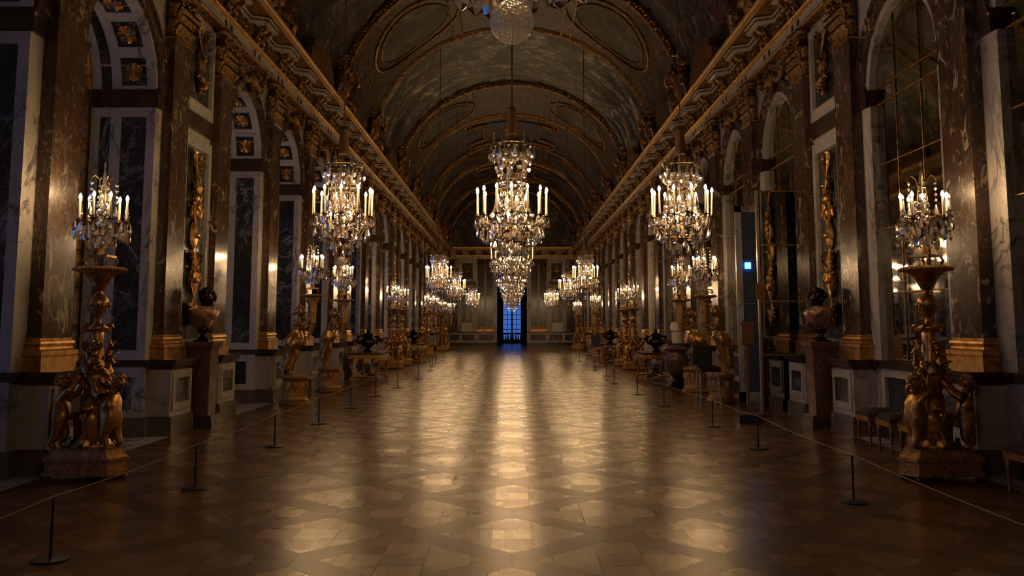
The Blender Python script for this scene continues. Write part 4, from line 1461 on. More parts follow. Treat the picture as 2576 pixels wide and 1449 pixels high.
def chandelier(name, label, loc, big, single, top, group):
    # origin at the level of the drip pans
    r = random.Random(31 if big else 17)
    R = 0.54 if big else 0.45
    nA = 14 if big else 11
    ct = 0.40               # flames stand this far above the pans
    root = thing(name, label, 'chandelier', loc, 0, group)
    L = []
    upz = 1.12 if big else 0.80      # height of the crown ring
    RU = 0.33 if big else 0.29
    def ringof(k, n, rad, z, h, w, jit=0.02, ph=0.0):
        for i in range(n):
            a = 2 * pi * (i + ph) / n + r.uniform(-0.06, 0.06)
            rr = rad + r.uniform(-jit, jit)
            L.append((k, (rr * cos(a), rr * sin(a), z + r.uniform(-jit, jit)), h * r.uniform(0.85, 1.15), w * r.uniform(0.9, 1.1), a + pi / 2))
    # crown
    ringof('obelisk', 7, RU - 0.02, upz, 0.17, 0.17)
    ringof('rosette', 8, RU, upz + 0.0, 0.07, 0.07, ph=0.5)
    ringof('drop', 17, RU + 0.01, upz - 0.03, 0.19, 0.14)
    ringof('bead', 14, RU - 0.02, upz - 0.03, 0.06, 0.06)
    ringof('drop', 14, RU - 0.06, upz - 0.12, 0.20, 0.14, ph=0.5)
    ringof('drop', 8, RU - 0.15, upz - 0.02, 0.20, 0.14, ph=0.2)
    if big:
        ringof('drop', 11, RU - 0.08, upz - 0.25, 0.19, 0.14)
        ringof('drop', 9, RU - 0.12, upz - 0.38, 0.13, 0.10, ph=0.5)
    # the bright middle: strands of beads swelling downwards
    z1 = upz - (0.50 if big else 0.28)
    nS = 10
    for s_ in range(nS):
        a = 2 * pi * s_ / nS + 0.2
        nb = 8 if big else 8
        for i in range(nb):
            t = i / (nb - 1)
            rr = 0.15 + 0.13 * t ** 1.4 + 0.02 * sin(9 * t)
            k = 'bead' if i % 3 else 'rosette'
            L.append((k, (rr * cos(a), rr * sin(a), z1 - t * (z1 - 0.0)), 0.085, 0.075, a + pi / 2))
        L.append(('drop', (0.24 * cos(a + .4), 0.24 * sin(a + .4), 0.34), 0.24, 0.15, a + pi / 2))
    for i in range(6):
        L.append(('bead', (0, 0, 0.06 + i * 0.11), 0.12, 0.15, 0.3 * i))
    # under the pans
    for i in range(nA):
        a = 2 * pi * (i + 0.5) / nA
        for q in range(3):
            aa = a + (q - 1) * 0.10
            rr = R + (0.035 if q == 1 else -0.02)
            L.append(('drop', (rr * cos(aa), rr * sin(aa), -0.03), r.uniform(0.12, 0.16), 0.10, aa + pi / 2))
    tiers = [(-0.06, 0.40, 13, .14), (-0.16, 0.50, 16, .17), (-0.26, 0.42, 17, .16), (-0.36, 0.33, 14, .15), (-0.45, 0.23, 11, .14), (-0.20, 0.25, 9, .14)] if big else \
            [(-0.06, 0.32, 11, .13), (-0.15, 0.41, 13, .16), (-0.25, 0.33, 13, .15), (-0.36, 0.24, 10, .15), (-0.22, 0.20, 8, .14)]
    for (z, rad, n) in (((-0.03, 0.50, 20), (-0.14, 0.42, 18), (-0.25, 0.34, 16), (-0.34, 0.26, 12)) if big else ((-0.03, 0.40, 16), (-0.14, 0.33, 14), (-0.26, 0.25, 12))): ringof('bead', n, rad, z, 0.06, 0.06)
    for (z, rad, n, h) in tiers: ringof('drop', n, rad, z, h, 0.11, 0.03, ph=r.random())
    place_crystals(L, root, single)
    # ball finial cut with facets
    m_ = MB(); m_.ball((0, 0, 0), 0.072, 24, 16)
    put(m_.mesh('crystal_ball', 'ball'), 'crystal_ball', root, (0, 0, -0.675))
    for i in range(5):
        a = 2 * pi * i / 5 + .35
        put(CRM['drop'], 'crystal_drop', root, (0.13 * cos(a), 0.13 * sin(a), -0.44), a, scale=(0.10, 0.10, 0.16)) if single else None
    # metal
    m_ = MB()
    m_.tube([(0, 0, upz + 0.25), (0, 0, 0.5), (0, 0, -0.40), (0, 0, -0.60)], [0.014, 0.016, 0.02, 0.008], 6)
    for (rad, z, th) in ((RU, upz, 0.008), (RU - 0.10, upz - 0.25, 0.006), (0.20, z1 + 0.03, 0.007), (R * 0.82, -0.10, 0.007), (R * 0.55, -0.34, 0.007)):
        m_.tube([(rad * cos(2 * pi * q / 24), rad * sin(2 * pi * q / 24), z) for q in range(25)], th, 4, False)
    m_.lathe([(0.02, -0.42), (0.09, -0.38), (0.10, -0.33), (0.05, -0.26), (0.03, -0.12)], 10)
    m_.build('metal_frame', 'armmetal', root, smooth=True)
    m_ = MB()
    for q in range(6):
        a = 2 * pi * q / 6 + 0.2
        pts = [(RU * cos(a), RU * sin(a), upz), ((RU - .07) * cos(a), (RU - .07) * sin(a), upz - 0.28), (0.22 * cos(a), 0.22 * sin(a), z1), (0.21 * cos(a), 0.21 * sin(a), 0.3), (0.30 * cos(a), 0.30 * sin(a), 0.08), (0.36 * cos(a), 0.36 * sin(a), 0.0)]
        m_.tube(pts, 0.006, 4)
    m_.build('cage_rods', 'armmetal', root, smooth=True)
    arm = MB()
    pts = [(0.07, 0, -0.34), (0.16, 0, -0.38), (0.28, 0, -0.34), (0.40, 0, -0.20), (R - 0.02, 0, -0.09), (R, 0, -0.02)]
    if not big: pts = [(0.07, 0, -0.34), (0.14, 0, -0.37), (0.24, 0, -0.32), (0.34, 0, -0.19), (R - 0.02, 0, -0.08), (R, 0, -0.02)]
    arm.tube(pts, 0.0085, 5)
    arm_m = arm.mesh('arm', 'armmetal', True)
    for i in range(nA):
        a = 2 * pi * (i + 0.5) / nA
        put(arm_m, 'arm', root, (0, 0, 0), a)
        add_candle(root, (R * cos(a), R * sin(a), r.uniform(-0.01, 0.01)), (r.gauss(0, 0.012), r.gauss(0, 0.012)))
    for i in range(6 if big else 5):
        a = 2 * pi * (i + 0.3) / (6 if big else 5)
        rr = 0.30 if big else 0.25
        add_candle(root, (rr * cos(a), rr * sin(a), -0.24), small=True)
    # cord with its silk sleeve
    m_ = MB(); m_.tube([(0, 0, upz + 0.22), (0, 0, (upz + top) / 2), (0, 0, top)], 0.016 if big else 0.012, 6)
    m_.build('hanging_cord', 'cord', root, smooth=True)
    m_ = MB(); m_.lathe([(0.075, upz + 0.18), (0.08, upz + 0.22), (0.066, upz + 0.5), (0.072, upz + 0.56), (0.03, upz + 0.60)], 14, lobes=14, amp=0.06)
    m_.build('cord_sleeve', 'cord', root)
    return root

def vault_z(x): return VZ + VB * sqrt(max(0, 1 - (x / VA) ** 2))
PAN_Z = 1.6 + 338 * 13.3 / 2200 - 0.40
ordn = ['first', 'second', 'third', 'fourth', 'fifth', 'sixth', 'seventh', 'eighth']
XC = -0.0
cen = [(2.72, 0), (13.3, 0), (22.2, 0), (31.0, 0), (40.3, 0), (49.0, 0), (57.8, 0)]
clabels = ['crystal chandelier overhead at the top edge, only its cut glass ball and drops showing',
           'largest crystal chandelier hanging in the middle of the hall, tall crown and ring of candles',
           'crystal chandelier of the middle row directly behind the largest one',
           'crystal chandelier of the middle row, second one behind the largest',
           'crystal chandelier of the middle row, third one behind the largest',
           'small far crystal chandelier of the middle row, just before the last one',
           'farthest crystal chandelier of the middle row, hanging in front of the blue window']
chand = []
b0 = chandelier('chandelier', clabels[0], (0, cen[0][0], PAN_Z), True, True, vault_z(0) - PAN_Z, 'chandeliers of the middle row')
b1 = chandelier('chandelier', clabels[1], (0, cen[1][0], PAN_Z), True, True, vault_z(0) - PAN_Z, 'chandeliers of the middle row')
bf = chandelier('chandelier', clabels[2], (0, cen[2][0], PAN_Z), True, False, vault_z(0) - PAN_Z, 'chandeliers of the middle row')
index_kids()
for i in range(3, 7):
    dup(bf, (0, cen[i][0], PAN_Z), 0.3 * i, clabels[i], 'chandeliers of the middle row')
XS = 2.6
side_y = [13.3, 31.0, 40.3, 57.8]
for s in (-1, 1):
    sd = 'left' if s < 0 else 'right'
    wd = 'window wall' if s < 0 else 'mirror wall'
    labs = ['large crystal chandelier with lit candles hanging near the %s on the %s' % (wd, sd),
            'second crystal chandelier of the row along the %s' % wd,
            'third crystal chandelier of the row along the %s' % wd,
            'farthest small crystal chandelier of the row along the %s' % wd]
    top = vault_z(XS) - PAN_Z
    a_ = chandelier('chandelier', labs[0], (s * XS, side_y[0], PAN_Z), False, True, top, 'chandeliers along the %s' % wd)
    if s < 0:
        sf = chandelier('chandelier', labs[1], (s * XS, side_y[1], PAN_Z), False, False, top, 'chandeliers along the %s' % wd)
        index_kids()
    else:
        dup(sf, (s * XS, side_y[1], PAN_Z), 0.4, labs[1], 'chandeliers along the %s' % wd)
    for i in (2, 3): dup(sf, (s * XS, side_y[i], PAN_Z), 0.5 * i, labs[i], 'chandeliers along the %s' % wd)

# ------------------------------------------------------------------ girandole (crystal candelabrum that stands on each torchere)
def girandole(label, loc, rz, single, group):
    r = random.Random(5)
    root = thing('girandole', label, 'candelabrum', loc, rz, group)
    m_ = MB()
    m_.box(-0.12, 0.12, -0.12, 0.12, 0.085, 0.11)
    m_.lathe([(0.05, 0.11), (0.035, 0.15), (0.02, 0.2), (0.015, 0.5), (0.01, 0.6)], 8)
    for k in range(4):
        a = pi / 4 + k * pi / 2
        m_.tube([(0.15 * cos(a), 0.15 * sin(a), 0.09), (0.175 * cos(a), 0.175 * sin(a), 0.05), (0.15 * cos(a), 0.15 * sin(a), 0.0)], [0.012, 0.018, 0.016], 6)
    m_.build('gilt_stand', 'goldbright', root)
    L = [('obelisk', (0, 0, 0.70), 0.46, 0.30, 0)]
    for i in range(5): L.append(('bead', (0, 0, 0.26 + 0.10 * i), 0.11, 0.10, 0.4 * i))
    for k in range(3):
        a = 2 * pi * k / 3 + 0.9
        L.append(('obelisk', (0.27 * cos(a), 0.27 * sin(a), 0.46), 0.30, 0.26, a))
    for k in range(4):
        a = pi / 4 + k * pi / 2
        for q in range(4): L.append(('bead', (0.135 * cos(a), 0.135 * sin(a), 0.90 - 0.065 * q), 0.05, 0.04, a))
        L.append(('drop', (0.135 * cos(a), 0.135 * sin(a), 0.66), 0.13, 0.09, a))
        for q in range(4): L.append(('bead', (0.07 * cos(a + .5), 0.07 * sin(a + .5), 0.66 - 0.07 * q), 0.055, 0.05, a))
    for (z, rad, n, h) in ((0.47, 0.28, 12, .13), (0.42, 0.20, 9, .17), (0.34, 0.13, 8, .15), (0.46, 0.27, 7, .2)):
        for i in range(n):
            a = 2 * pi * (i + r.random() * 0.3) / n
            L.append(('drop', (rad * cos(a), rad * sin(a), z + r.uniform(-.02, .02)), h * r.uniform(.85, 1.15), 0.12, a + pi / 2))
    place_crystals(L, root, single)
    m_ = MB()
    for k in range(4):
        a = pi / 4 + k * pi / 2
        pts = [(0.02, 0.60), (0.05, 0.72), (0.035, 0.86), (0.06, 0.95), (0.10, 0.985), (0.14, 0.96), (0.145, 0.92), (0.12, 0.91)]
        m_.tube([(p * cos(a), p * sin(a), z) for p, z in pts], 0.006, 5)
    m_.build('scroll_arms', 'armmetal', root, smooth=True)
    arm = MB(); arm.tube([(0.015, 0, 0.32), (0.09, 0, 0.31), (0.18, 0, 0.36), (0.235, 0, 0.44), (0.24, 0, 0.475)], 0.006, 5)
    am = arm.mesh('arm', 'armmetal', True)
    for k in range(9):
        a = 2 * pi * k / 9 + 0.55
        put(am, 'arm', root, (0, 0, 0), a)
        if k % 3 != 2: add_candle(root, (0.24 * cos(a), 0.24 * sin(a), 0.49), small=True)
    return root

# ------------------------------------------------------------------ carved figures
def putto_mesh():
    J = {'hip': (0, 0, 0.30, (.105, .115)), 'belly': (0.02, 0, 0.40, (.112, .12)), 'chest': (0.0, 0, 0.51, (.085, .10)), 'neck': (0.0, 0, 0.585, .035), 'headb': (0.0, 0, 0.64, .05),
         'hl': (0.0, .06, .25, .088), 'kl': (0.05, .075, .14, .06), 'al': (0.0, .07, .035, .036), 'tl': (0.07, .075, .018, .024),
         'hr': (-0.0, -.06, .25, .088), 'kr': (-0.02, -.065, .15, .06), 'ar': (-0.08, -.065, .04, .036), 'tr': (-0.01, -.07, .018, .024),
         'sl': (0.03, .105, .535, .048), 'el': (0.15, .10, .58, .04), 'wl': (0.22, .05, .69, .028), 'ml': (0.245, .03, .735, .024),
         'sr': (0.0, -.105, .535, .048), 'er': (0.10, -.13, .62, .04), 'wr': (0.17, -.06, .74, .028), 'mr': (0.19, -.04, .785, .024)}
    E = [('hip', 'belly'), ('belly', 'chest'), ('chest', 'neck'), ('neck', 'headb'), ('hip', 'hl'), ('hl', 'kl'), ('kl', 'al'), ('al', 'tl'), ('hip', 'hr'), ('hr', 'kr'), ('kr', 'ar'), ('ar', 'tr'),
         ('chest', 'sl'), ('sl', 'el'), ('el', 'wl'), ('wl', 'ml'), ('chest', 'sr'), ('sr', 'er'), ('er', 'wr'), ('wr', 'mr')]
    me = skin_mesh('putto', J, E, 'gold', 2)
    return me
def join_mesh(me, mb, name, mat):
    # merge a builder into an existing mesh
    b = MB()
    b.v = [tuple(v.co) for v in me.vertices]; b.f = [tuple(p.vertices) for p in me.polygons]; b.c = [None] * len(b.f)
    b.add(mb.v, mb.f)
    return b.mesh(name, mat, 2)
pm = putto_mesh()
hb = MB(); head_mb(hb, (0.03, 0, 0.70), 0.092, 0, -0.25, 0, 'curly', 3)
putto_m = join_mesh(pm, hb, 'putto', 'gold')
hb = MB(); head_mb(hb, (-0.05, -0.03, 0.69), 0.092, pi - 0.5, -0.15, 0, 'curly', 4); hb.tube([(0, 0, 0.58), (-0.04, -0.02, 0.65)], 0.035, 8)
putto_b = join_mesh(pm, hb, 'putto', 'gold')

def figure_meshes():
    # a slender standing figure 1.32 m tall whose arms clasp a horn in front (+x)
    J = {'hip': (0.0, 0, 0.68, (.085, .10)), 'waist': (0.035, 0, 0.80, (.065, .08)), 'chest': (0.055, 0, 0.95, (.075, .10)), 'neck': (0.075, 0, 1.07, .032), 'headb': (0.085, 0, 1.13, .04),
         'hl': (-0.01, .06, .62, .078), 'kl': (-0.03, .05, .36, .055), 'al': (-0.13, .045, .05, .03), 'tl': (-0.04, .05, .022, .022),
         'hr': (-0.01, -.06, .62, .078), 'kr': (0.06, -.05, .38, .050), 'ar': (-0.08, -.05, .05, .03), 'tr': (0.01, -.055, .022, .022),
         'sl': (0.055, .125, 1.00, .040), 'el': (0.17, .17, .86, .030), 'wl': (0.30, .08, .95, .020), 'ml': (0.35, .03, .99, .022),
         'sr': (0.055, -.125, 1.00, .040), 'er': (0.19, -.16, .95, .030), 'wr': (0.31, -.07, 1.08, .020), 'mr': (0.345, -.02, 1.12, .022)}
    E = [('hip', 'waist'), ('waist', 'chest'), ('chest', 'neck'), ('neck', 'headb'), ('hip', 'hl'), ('hl', 'kl'), ('kl', 'al'), ('al', 'tl'), ('hip', 'hr'), ('hr', 'kr'), ('kr', 'ar'), ('ar', 'tr'),
         ('chest', 'sl'), ('sl', 'el'), ('el', 'wl'), ('wl', 'ml'), ('chest', 'sr'), ('sr', 'er'), ('er', 'wr'), ('wr', 'mr')]
    me = skin_mesh('carved_figure', J, E, 'gold', 2)
    return me
fm = figure_meshes()
hb = MB(); head_mb(hb, (0.10, 0, 1.205), 0.108, 0.1, 0.05, 0, 'long', 8)
fig_long = join_mesh(fm, hb, 'carved_figure', 'gold')
hb = MB(); head_mb(hb, (0.10, 0, 1.205), 0.108, -0.2, 0.1, 0, 'curly', 9)
fig_short = join_mesh(fm, hb, 'carved_figure', 'gold')

def drape_me(full):
    # skirt falling in folds from the waist (or breast) to the ankles, swirling to the back
    m_ = MB(); seg = 36; R_ = 18
    vs = []; fs = []
    zt = 1.02 if full else 0.78
    for i in range(R_ + 1):
        t = i / R_
        z = zt + (0.10 - zt) * t
        if z > 0.68: cx = 0.0 + 0.055 * (z - 0.68) / 0.3
        else: cx = -0.02 - 0.13 * ((0.68 - z) / 0.6) ** 1.2
        if full:
            rx = 0.115 - 0.02 * math.exp(-((z - 0.84) / 0.06) ** 2) + 0.085 * math.exp(-((z - 0.62) / 0.12) ** 2) + 0.04 * (1 - z) * (z < 0.6)
            ry = rx * 1.2
        else:
            rx = 0.14 + 0.035 * math.exp(-((z - 0.66) / 0.08) ** 2) - 0.02 * t
            ry = rx * 1.15
        if t > 0.5: rx *= 1 - 0.30 * (t - 0.5); ry *= 1 - 0.35 * (t - 0.5)
        am = 0.05 + 0.12 * t
        for k in range(seg):
            a = 2 * pi * k / seg
            f = 1 + am * sin(6 * a + 5.0 * t) * 0.9 + am * 0.5 * sin(11 * a - 7 * t)
            dz = 0.03 * sin(3 * a + 4 * t) * (1 if i in (0, R_) else 0.3)
            vs.append((cx + rx * f * cos(a), ry * f * sin(a), z + dz))
    for i in range(R_):
        for k in range(seg):
            k2 = (k + 1) % seg
            fs.append((i * seg + k, (i + 1) * seg + k, (i + 1) * seg + k2, i * seg + k2))
    m_.add(vs, fs)
    # rolled hem at the waist and a flying end behind
    m_.tube([(0.02 + 0.135 * cos(2 * pi * q / 16), 0.145 * sin(2 * pi * q / 16), 0.72 + 0.04 * sin(2 * pi * q / 16 * 2)) for q in range(17)], [0.022 + 0.006 * (q % 2) for q in range(17)], 6, False)
    m_.tube([(-0.13, 0.02, 0.72), (-0.19, 0.05, 0.6), (-0.17, 0.02, 0.42), (-0.22, 0.0, 0.28)], [0.03, 0.045, 0.04, 0.01], 6)
    if full:
        m_.tube([(0.05 + 0.10 * cos(2 * pi * q / 16), 0.125 * sin(2 * pi * q / 16), 0.90) for q in range(17)], 0.014, 5, False)
    return m_.mesh('carved_drapery', 'gold', 2)
drape_full, drape_half = drape_me(True), drape_me(False)

def horn_me():
    m_ = MB()
    pts = [(0.30, 0, 0.78), (0.34, 0, 0.92), (0.35, 0, 1.08), (0.345, 0, 1.24), (0.34, 0, 1.40), (0.34, 0, 1.50)]
    m_.tube(pts, [0.035, 0.065, 0.08, 0.085, 0.095, 0.13], 12)
    for z in (1.0, 1.2): m_.lathe([(0.075, -0.015), (0.088, 0), (0.075, 0.015)], 12, (0.348, 0, z))
    r = random.Random(2)
    for q in range(26):
        a = r.uniform(0, 2 * pi); z = r.uniform(1.36, 1.50)
        rr = 0.085 + (z - 1.36) * 0.4
        m_.ball((0.34 + rr * cos(a), rr * sin(a), z), r.uniform(0.02, 0.032), 5, 3)
    m_.tube([(0.30, 0, 0.78), (0.28, 0.0, 0.70), (0.30, 0, 0.66)], [0.03, 0.02, 0.01], 6)
    return m_.mesh('horn', 'goldcarved', True)
horn_m = horn_me()
def tray_me(r_):
    m_ = MB(); m_.lathe([(0.06, -0.02), (r_ * 0.7, -0.01), (r_ - 0.02, 0.0), (r_, 0.012), (r_ + 0.005, 0.03), (r_ - 0.01, 0.045), (0.05, 0.048)], 28)
    for q in range(36):
        a = 2 * pi * q / 36
        m_.ball((r_ * cos(a), r_ * sin(a), 0.02), 0.018, 5, 3)
    return m_.mesh('round_top', 'goldcarved', True)
tray26, tray22 = tray_me(0.265), tray_me(0.24)
def drum_me():
    m_ = MB()
    m_.lathe([(0.30, 0), (0.31, 0.02), (0.31, 0.06), (0.28, 0.075), (0.285, 0.10), (0.255, 0.12), (0.245, 0.14), (0.24, 0.48), (0.25, 0.50), (0.275, 0.52), (0.28, 0.55), (0.26, 0.565), (0.26, 0.60), (0.05, 0.60)], 30)
    for q in range(24):
        a = 2 * pi * q / 24
        m_.tube([(0.243 * cos(a), 0.243 * sin(a), 0.17), (0.243 * cos(a), 0.243 * sin(a), 0.45)], 0.014, 5)
    for q in range(10):
        a = 2 * pi * q / 10
        m_.leaf((0.24 * cos(a), 0.24 * sin(a), 0.46), (cos(a), sin(a), 0), (0, 0, -1), 0.14, 0.1, 0.1)
    return m_.mesh('drum_pedestal', 'goldcarved', True)
drum_m = drum_me()

TR_H = 2.23
def torchere_figure(label, loc, rz, kind, group):
    root = thing('torchere', label, 'torchere', loc, rz, group)
    put(drum_m, 'drum_pedestal', root)
    f = put(fig_long if kind == 'long' else fig_short, 'carved_figure', root, (-0.03, 0, 0.60), scale=(1.05, 1.1, 1.06))
    put(drape_full if kind == 'long' else drape_half, 'carved_drapery', f)
    put(horn_m, 'horn', root, (-0.03, 0, 0.60), scale=(1, 1, 1.045))
    put(tray22, 'round_top', root, (0.31, 0, TR_H - 0.048))
    return root

def poly_prism(m_, pts, z0, z1, inset=0.0):
    n = len(pts)
    vs = [(p[0], p[1], z0) for p in pts] + [(p[0] * (1 - inset), p[1] * (1 - inset), z1) for p in pts]
    m_.add(vs, [tuple(range(n - 1, -1, -1)), tuple(range(n, 2 * n))] + [(i, (i + 1) % n, n + (i + 1) % n, n + i) for i in range(n)])

def putti_parts():
    # three-sided plinth with cut corners
    def tri(r_, cut):
        pts = []
        for k in range(3):
            a = 2 * pi * k / 3 - pi / 2 + pi / 3 + pi   # one flat side towards -y (the viewer)
            c_, s_ = cos(a), sin(a)
            for sg in (-1, 1):
                pts.append((r_ * c_ - sg * -cut * s_ * 1.0, r_ * s_ - sg * cut * c_ * 1.0))
        return pts
    def tri2(r_, cut):
        pts = []
        for k in range(3):
            a = pi / 2 + 2 * pi * k / 3
            c_, s_ = cos(a), sin(a)
            pts.append((r_ * c_ + cut * s_, r_ * s_ - cut * c_)); pts.append((r_ * c_ - cut * s_, r_ * s_ + cut * c_))
        return pts
    b = MB()
    poly_prism(b, tri2(0.46, 0.12), 0.05, 0.09); poly_prism(b, tri2(0.44, 0.115), 0.09, 0.20); poly_prism(b, tri2(0.47, 0.12), 0.20, 0.225)
    poly_prism(b, tri2(0.45, 0.115), 0.225, 0.25, 0.06); poly_prism(b, tri2(0.40, 0.105), 0.25, 0.30, 0.05); poly_prism(b, tri2(0.385, 0.10), 0.30, 0.315)
    base = b.mesh('plinth', 'goldcarved')
    f = MB(); f.lathe([(0.02, 0), (0.035, 0.01), (0.04, 0.03), (0.02, 0.05)], 8)
    foot = f.mesh('foot', 'gold', True)
    s_ = MB()
    s_.lathe([(0.24, 0.315), (0.20, 0.36), (0.13, 0.44), (0.10, 0.55), (0.105, 0.68), (0.12, 0.78), (0.09, 0.90), (0.13, 1.02), (0.12, 1.12)], 18, lobes=9, amp=0.10)
    for k in range(6):
        a = 2 * pi * k / 6 + pi / 6
        s_.leaf((0.10 * cos(a), 0.10 * sin(a), 0.34), (cos(a), sin(a), 0), (0, 0, 1), 0.42, 0.2, 0.12)
        s_.leaf((0.19 * cos(a), 0.19 * sin(a), 0.42), (cos(a), sin(a), 0), (0, 0, -1), 0.12, 0.14, 0.5)
    for k in range(3):
        a = -pi / 2 + 2 * pi * k / 3
        s_.lathe([(0.05, -0.03), (0.055, 0), (0.05, 0.03)], 10, (0.13 * cos(a), 0.13 * sin(a), 0.72))
        s_.tube([(0.24 * cos(a), 0.24 * sin(a), 0.33), (0.22 * cos(a), 0.22 * sin(a), 0.40), (0.13 * cos(a), 0.13 * sin(a), 0.50), (0.12 * cos(a), 0.12 * sin(a), 0.62)], [0.035, 0.03, 0.03, 0.02], 6)
    stem = s_.mesh('foliate_stem', 'gold', 2)
    c_ = MB()
    c_.lathe([(0.12, 1.08), (0.11, 1.15), (0.085, 1.25), (0.07, 1.45), (0.075, 1.52), (0.055, 1.55)], 14, lobes=7, amp=0.06)
    c_.lathe([(0.055, 1.53), (0.10, 1.55), (0.115, 1.57), (0.09, 1.60), (0.04, 1.62), (0.03, 1.68), (0.045, 1.70)], 18)
    for k in range(4):
        a = pi / 4 + k * pi / 2
        pts = []
        for q in range(12):
            b_ = q / 11 * 2 * pi * 1.2
            rr = 0.052 * (1 - q / 14)
            pts.append(((0.115 + rr * cos(b_)) * cos(a), (0.115 + rr * cos(b_)) * sin(a), 1.565 + rr * sin(b_)))
        c_.tube(pts, 0.018, 5)
    c_.lathe([(0.03, 1.68), (0.06, 1.71), (0.095, 1.77), (0.105, 1.83), (0.10, 1.88), (0.075, 1.91), (0.05, 1.93), (0.03, 1.96), (0.03, 1.99)], 20, lobes=10, amp=0.03)
    for q in range(18):
        a = 2 * pi * q / 18
        c_.ball((0.105 * cos(a), 0.105 * sin(a), 1.83 - 0.02 * abs(sin(a * 2))), 0.022, 5, 3)
    col = c_.mesh('column_and_urn', 'gold', 2)
    g = MB(); r = random.Random(8)
    for k in range(3):
        a0 = pi / 2 + 2 * pi * k / 3
        for q in range(36):
            t = q / 35
            a = a0 + (t - 0.5) * 2.0
            rr = 0.13 + 0.05 * sin(pi * t) - 0.03 * t
            z = 1.42 - 0.5 * t - 0.08 * sin(pi * t)
            g.ball((rr * cos(a) + r.uniform(-.015, .015), rr * sin(a) + r.uniform(-.015, .015), z), r.uniform(0.022, 0.038), 5, 3)
        for q in range(6):
            g.leaf((0.13 * cos(a0 + q * .3), 0.13 * sin(a0 + q * .3), 1.08 + 0.05 * q), (cos(a0 + q * .3), sin(a0 + q * .3), 0), (0.2, 0, 1 if q % 2 else -1), 0.12, 0.09, 0.4)
    gar = g.mesh('flower_garland', 'gold', 2)
    w = MB(); w.lathe([(0.03, 1.97), (0.06, 1.99), (0.085, 2.04), (0.11, 2.10), (0.16, 2.155), (0.21, 2.18), (0.22, 2.19)], 24, lobes=24, amp=0.02)
    bowl = w.mesh('flared_bowl', 'gold', True)
    return base, foot, stem, col, gar, bowl
PP = putti_parts()
def torchere_putti(label, loc, rz, group):
    root = thing('torchere', label, 'torchere', loc, rz, group)
    pl = put(PP[0], 'plinth', root)
    for k in range(6):
        a = pi / 2 + 2 * pi * (k // 2) / 3 + (0.25 if k % 2 else -0.25)
        put(PP[1], 'foot', pl, (0.42 * cos(a), 0.42 * sin(a), 0))
    put(PP[2], 'foliate_stem', root); put(PP[3], 'column_and_urn', root); put(PP[4], 'flower_garland', root); put(PP[5], 'flared_bowl', root)
    for k in range(3):
        a = pi / 2 + 2 * pi * k / 3
        put(putto_b if k == 2 else putto_m, 'putto', root, (0.315 * cos(a), 0.315 * sin(a), 0.315), a + pi + (0.35 if k == 2 else -0.25), scale=(0.95, 0.92, 0.97))
    put(tray26, 'round_top', root, (0, 0, TR_H - 0.048))
    return root

TOR = [(9.55, 4.50, 'putti'), (17.95, 4.40, 'long'), (21.4, 4.42, 'short'), (32.7, 4.42, 'putti'), (35.3, 4.42, 'putti'),
       (43.3, 4.42, 'long'), (46.7, 4.42, 'short'), (55.5, 4.42, 'putti'), (59.0, 4.42, 'short')]
TORR = [(9.5, 4.50, 'putti'), (18.45, 4.36, 'short'), (21.3, 4.40, 'long'), (32.0, 4.42, 'putti'), (34.6, 4.42, 'putti'),
        (43.3, 4.42, 'long'), (46.7, 4.42, 'putti'), (55.5, 4.42, 'short'), (59.0, 4.42, 'putti')]
GN, GF = {}, {}
for s, lst in ((-1, TOR), (1, TORR)):
    wd = 'window wall' if s < 0 else 'mirror wall'
    for i, (y_, x_, kind) in enumerate(lst):
        if kind == 'putti':
            d0 = 'cherubs round a garlanded column'
        elif kind == 'long':
            d0 = 'robed figure hugging a horn'
        else:
            d0 = 'bare-backed figure with a horn'
        pos = ['nearest the camera', 'second', 'third', 'fourth', 'fifth', 'sixth', 'seventh', 'eighth', 'last'][i]
        lab = 'gilded torchere of ' + d0 + ', ' + ('%s along the %s' % (pos, wd) if i else 'largest and nearest by the %s' % wd)
        grp = 'gilded torcheres along the %s' % wd
        rz = 0.0 if s < 0 else pi
        if kind == 'putti':
            torchere_putti(lab, (s * x_, y_, 0), 0.0, grp); tx = 0.0
        else:
            torchere_figure(lab, (s * x_, y_, 0), rz, kind, grp); tx = 0.31
        gl = 'lit crystal girandole on the %s gilded torchere along the %s' % (pos if i else 'nearest', wd)
        gg = 'crystal girandoles along the %s' % wd
        loc = (s * (x_ - tx), y_, TR_H + 0.02)
        if i < 3:
            girandole(gl, loc, 0.25 * i + (0 if s < 0 else 0.5), True, gg)
        elif 'g' not in GF:
            GF['g'] = girandole(gl, loc, 0.4, False, gg); index_kids()
        else:
            dup(GF['g'], loc, 0.7 * i, gl, gg)

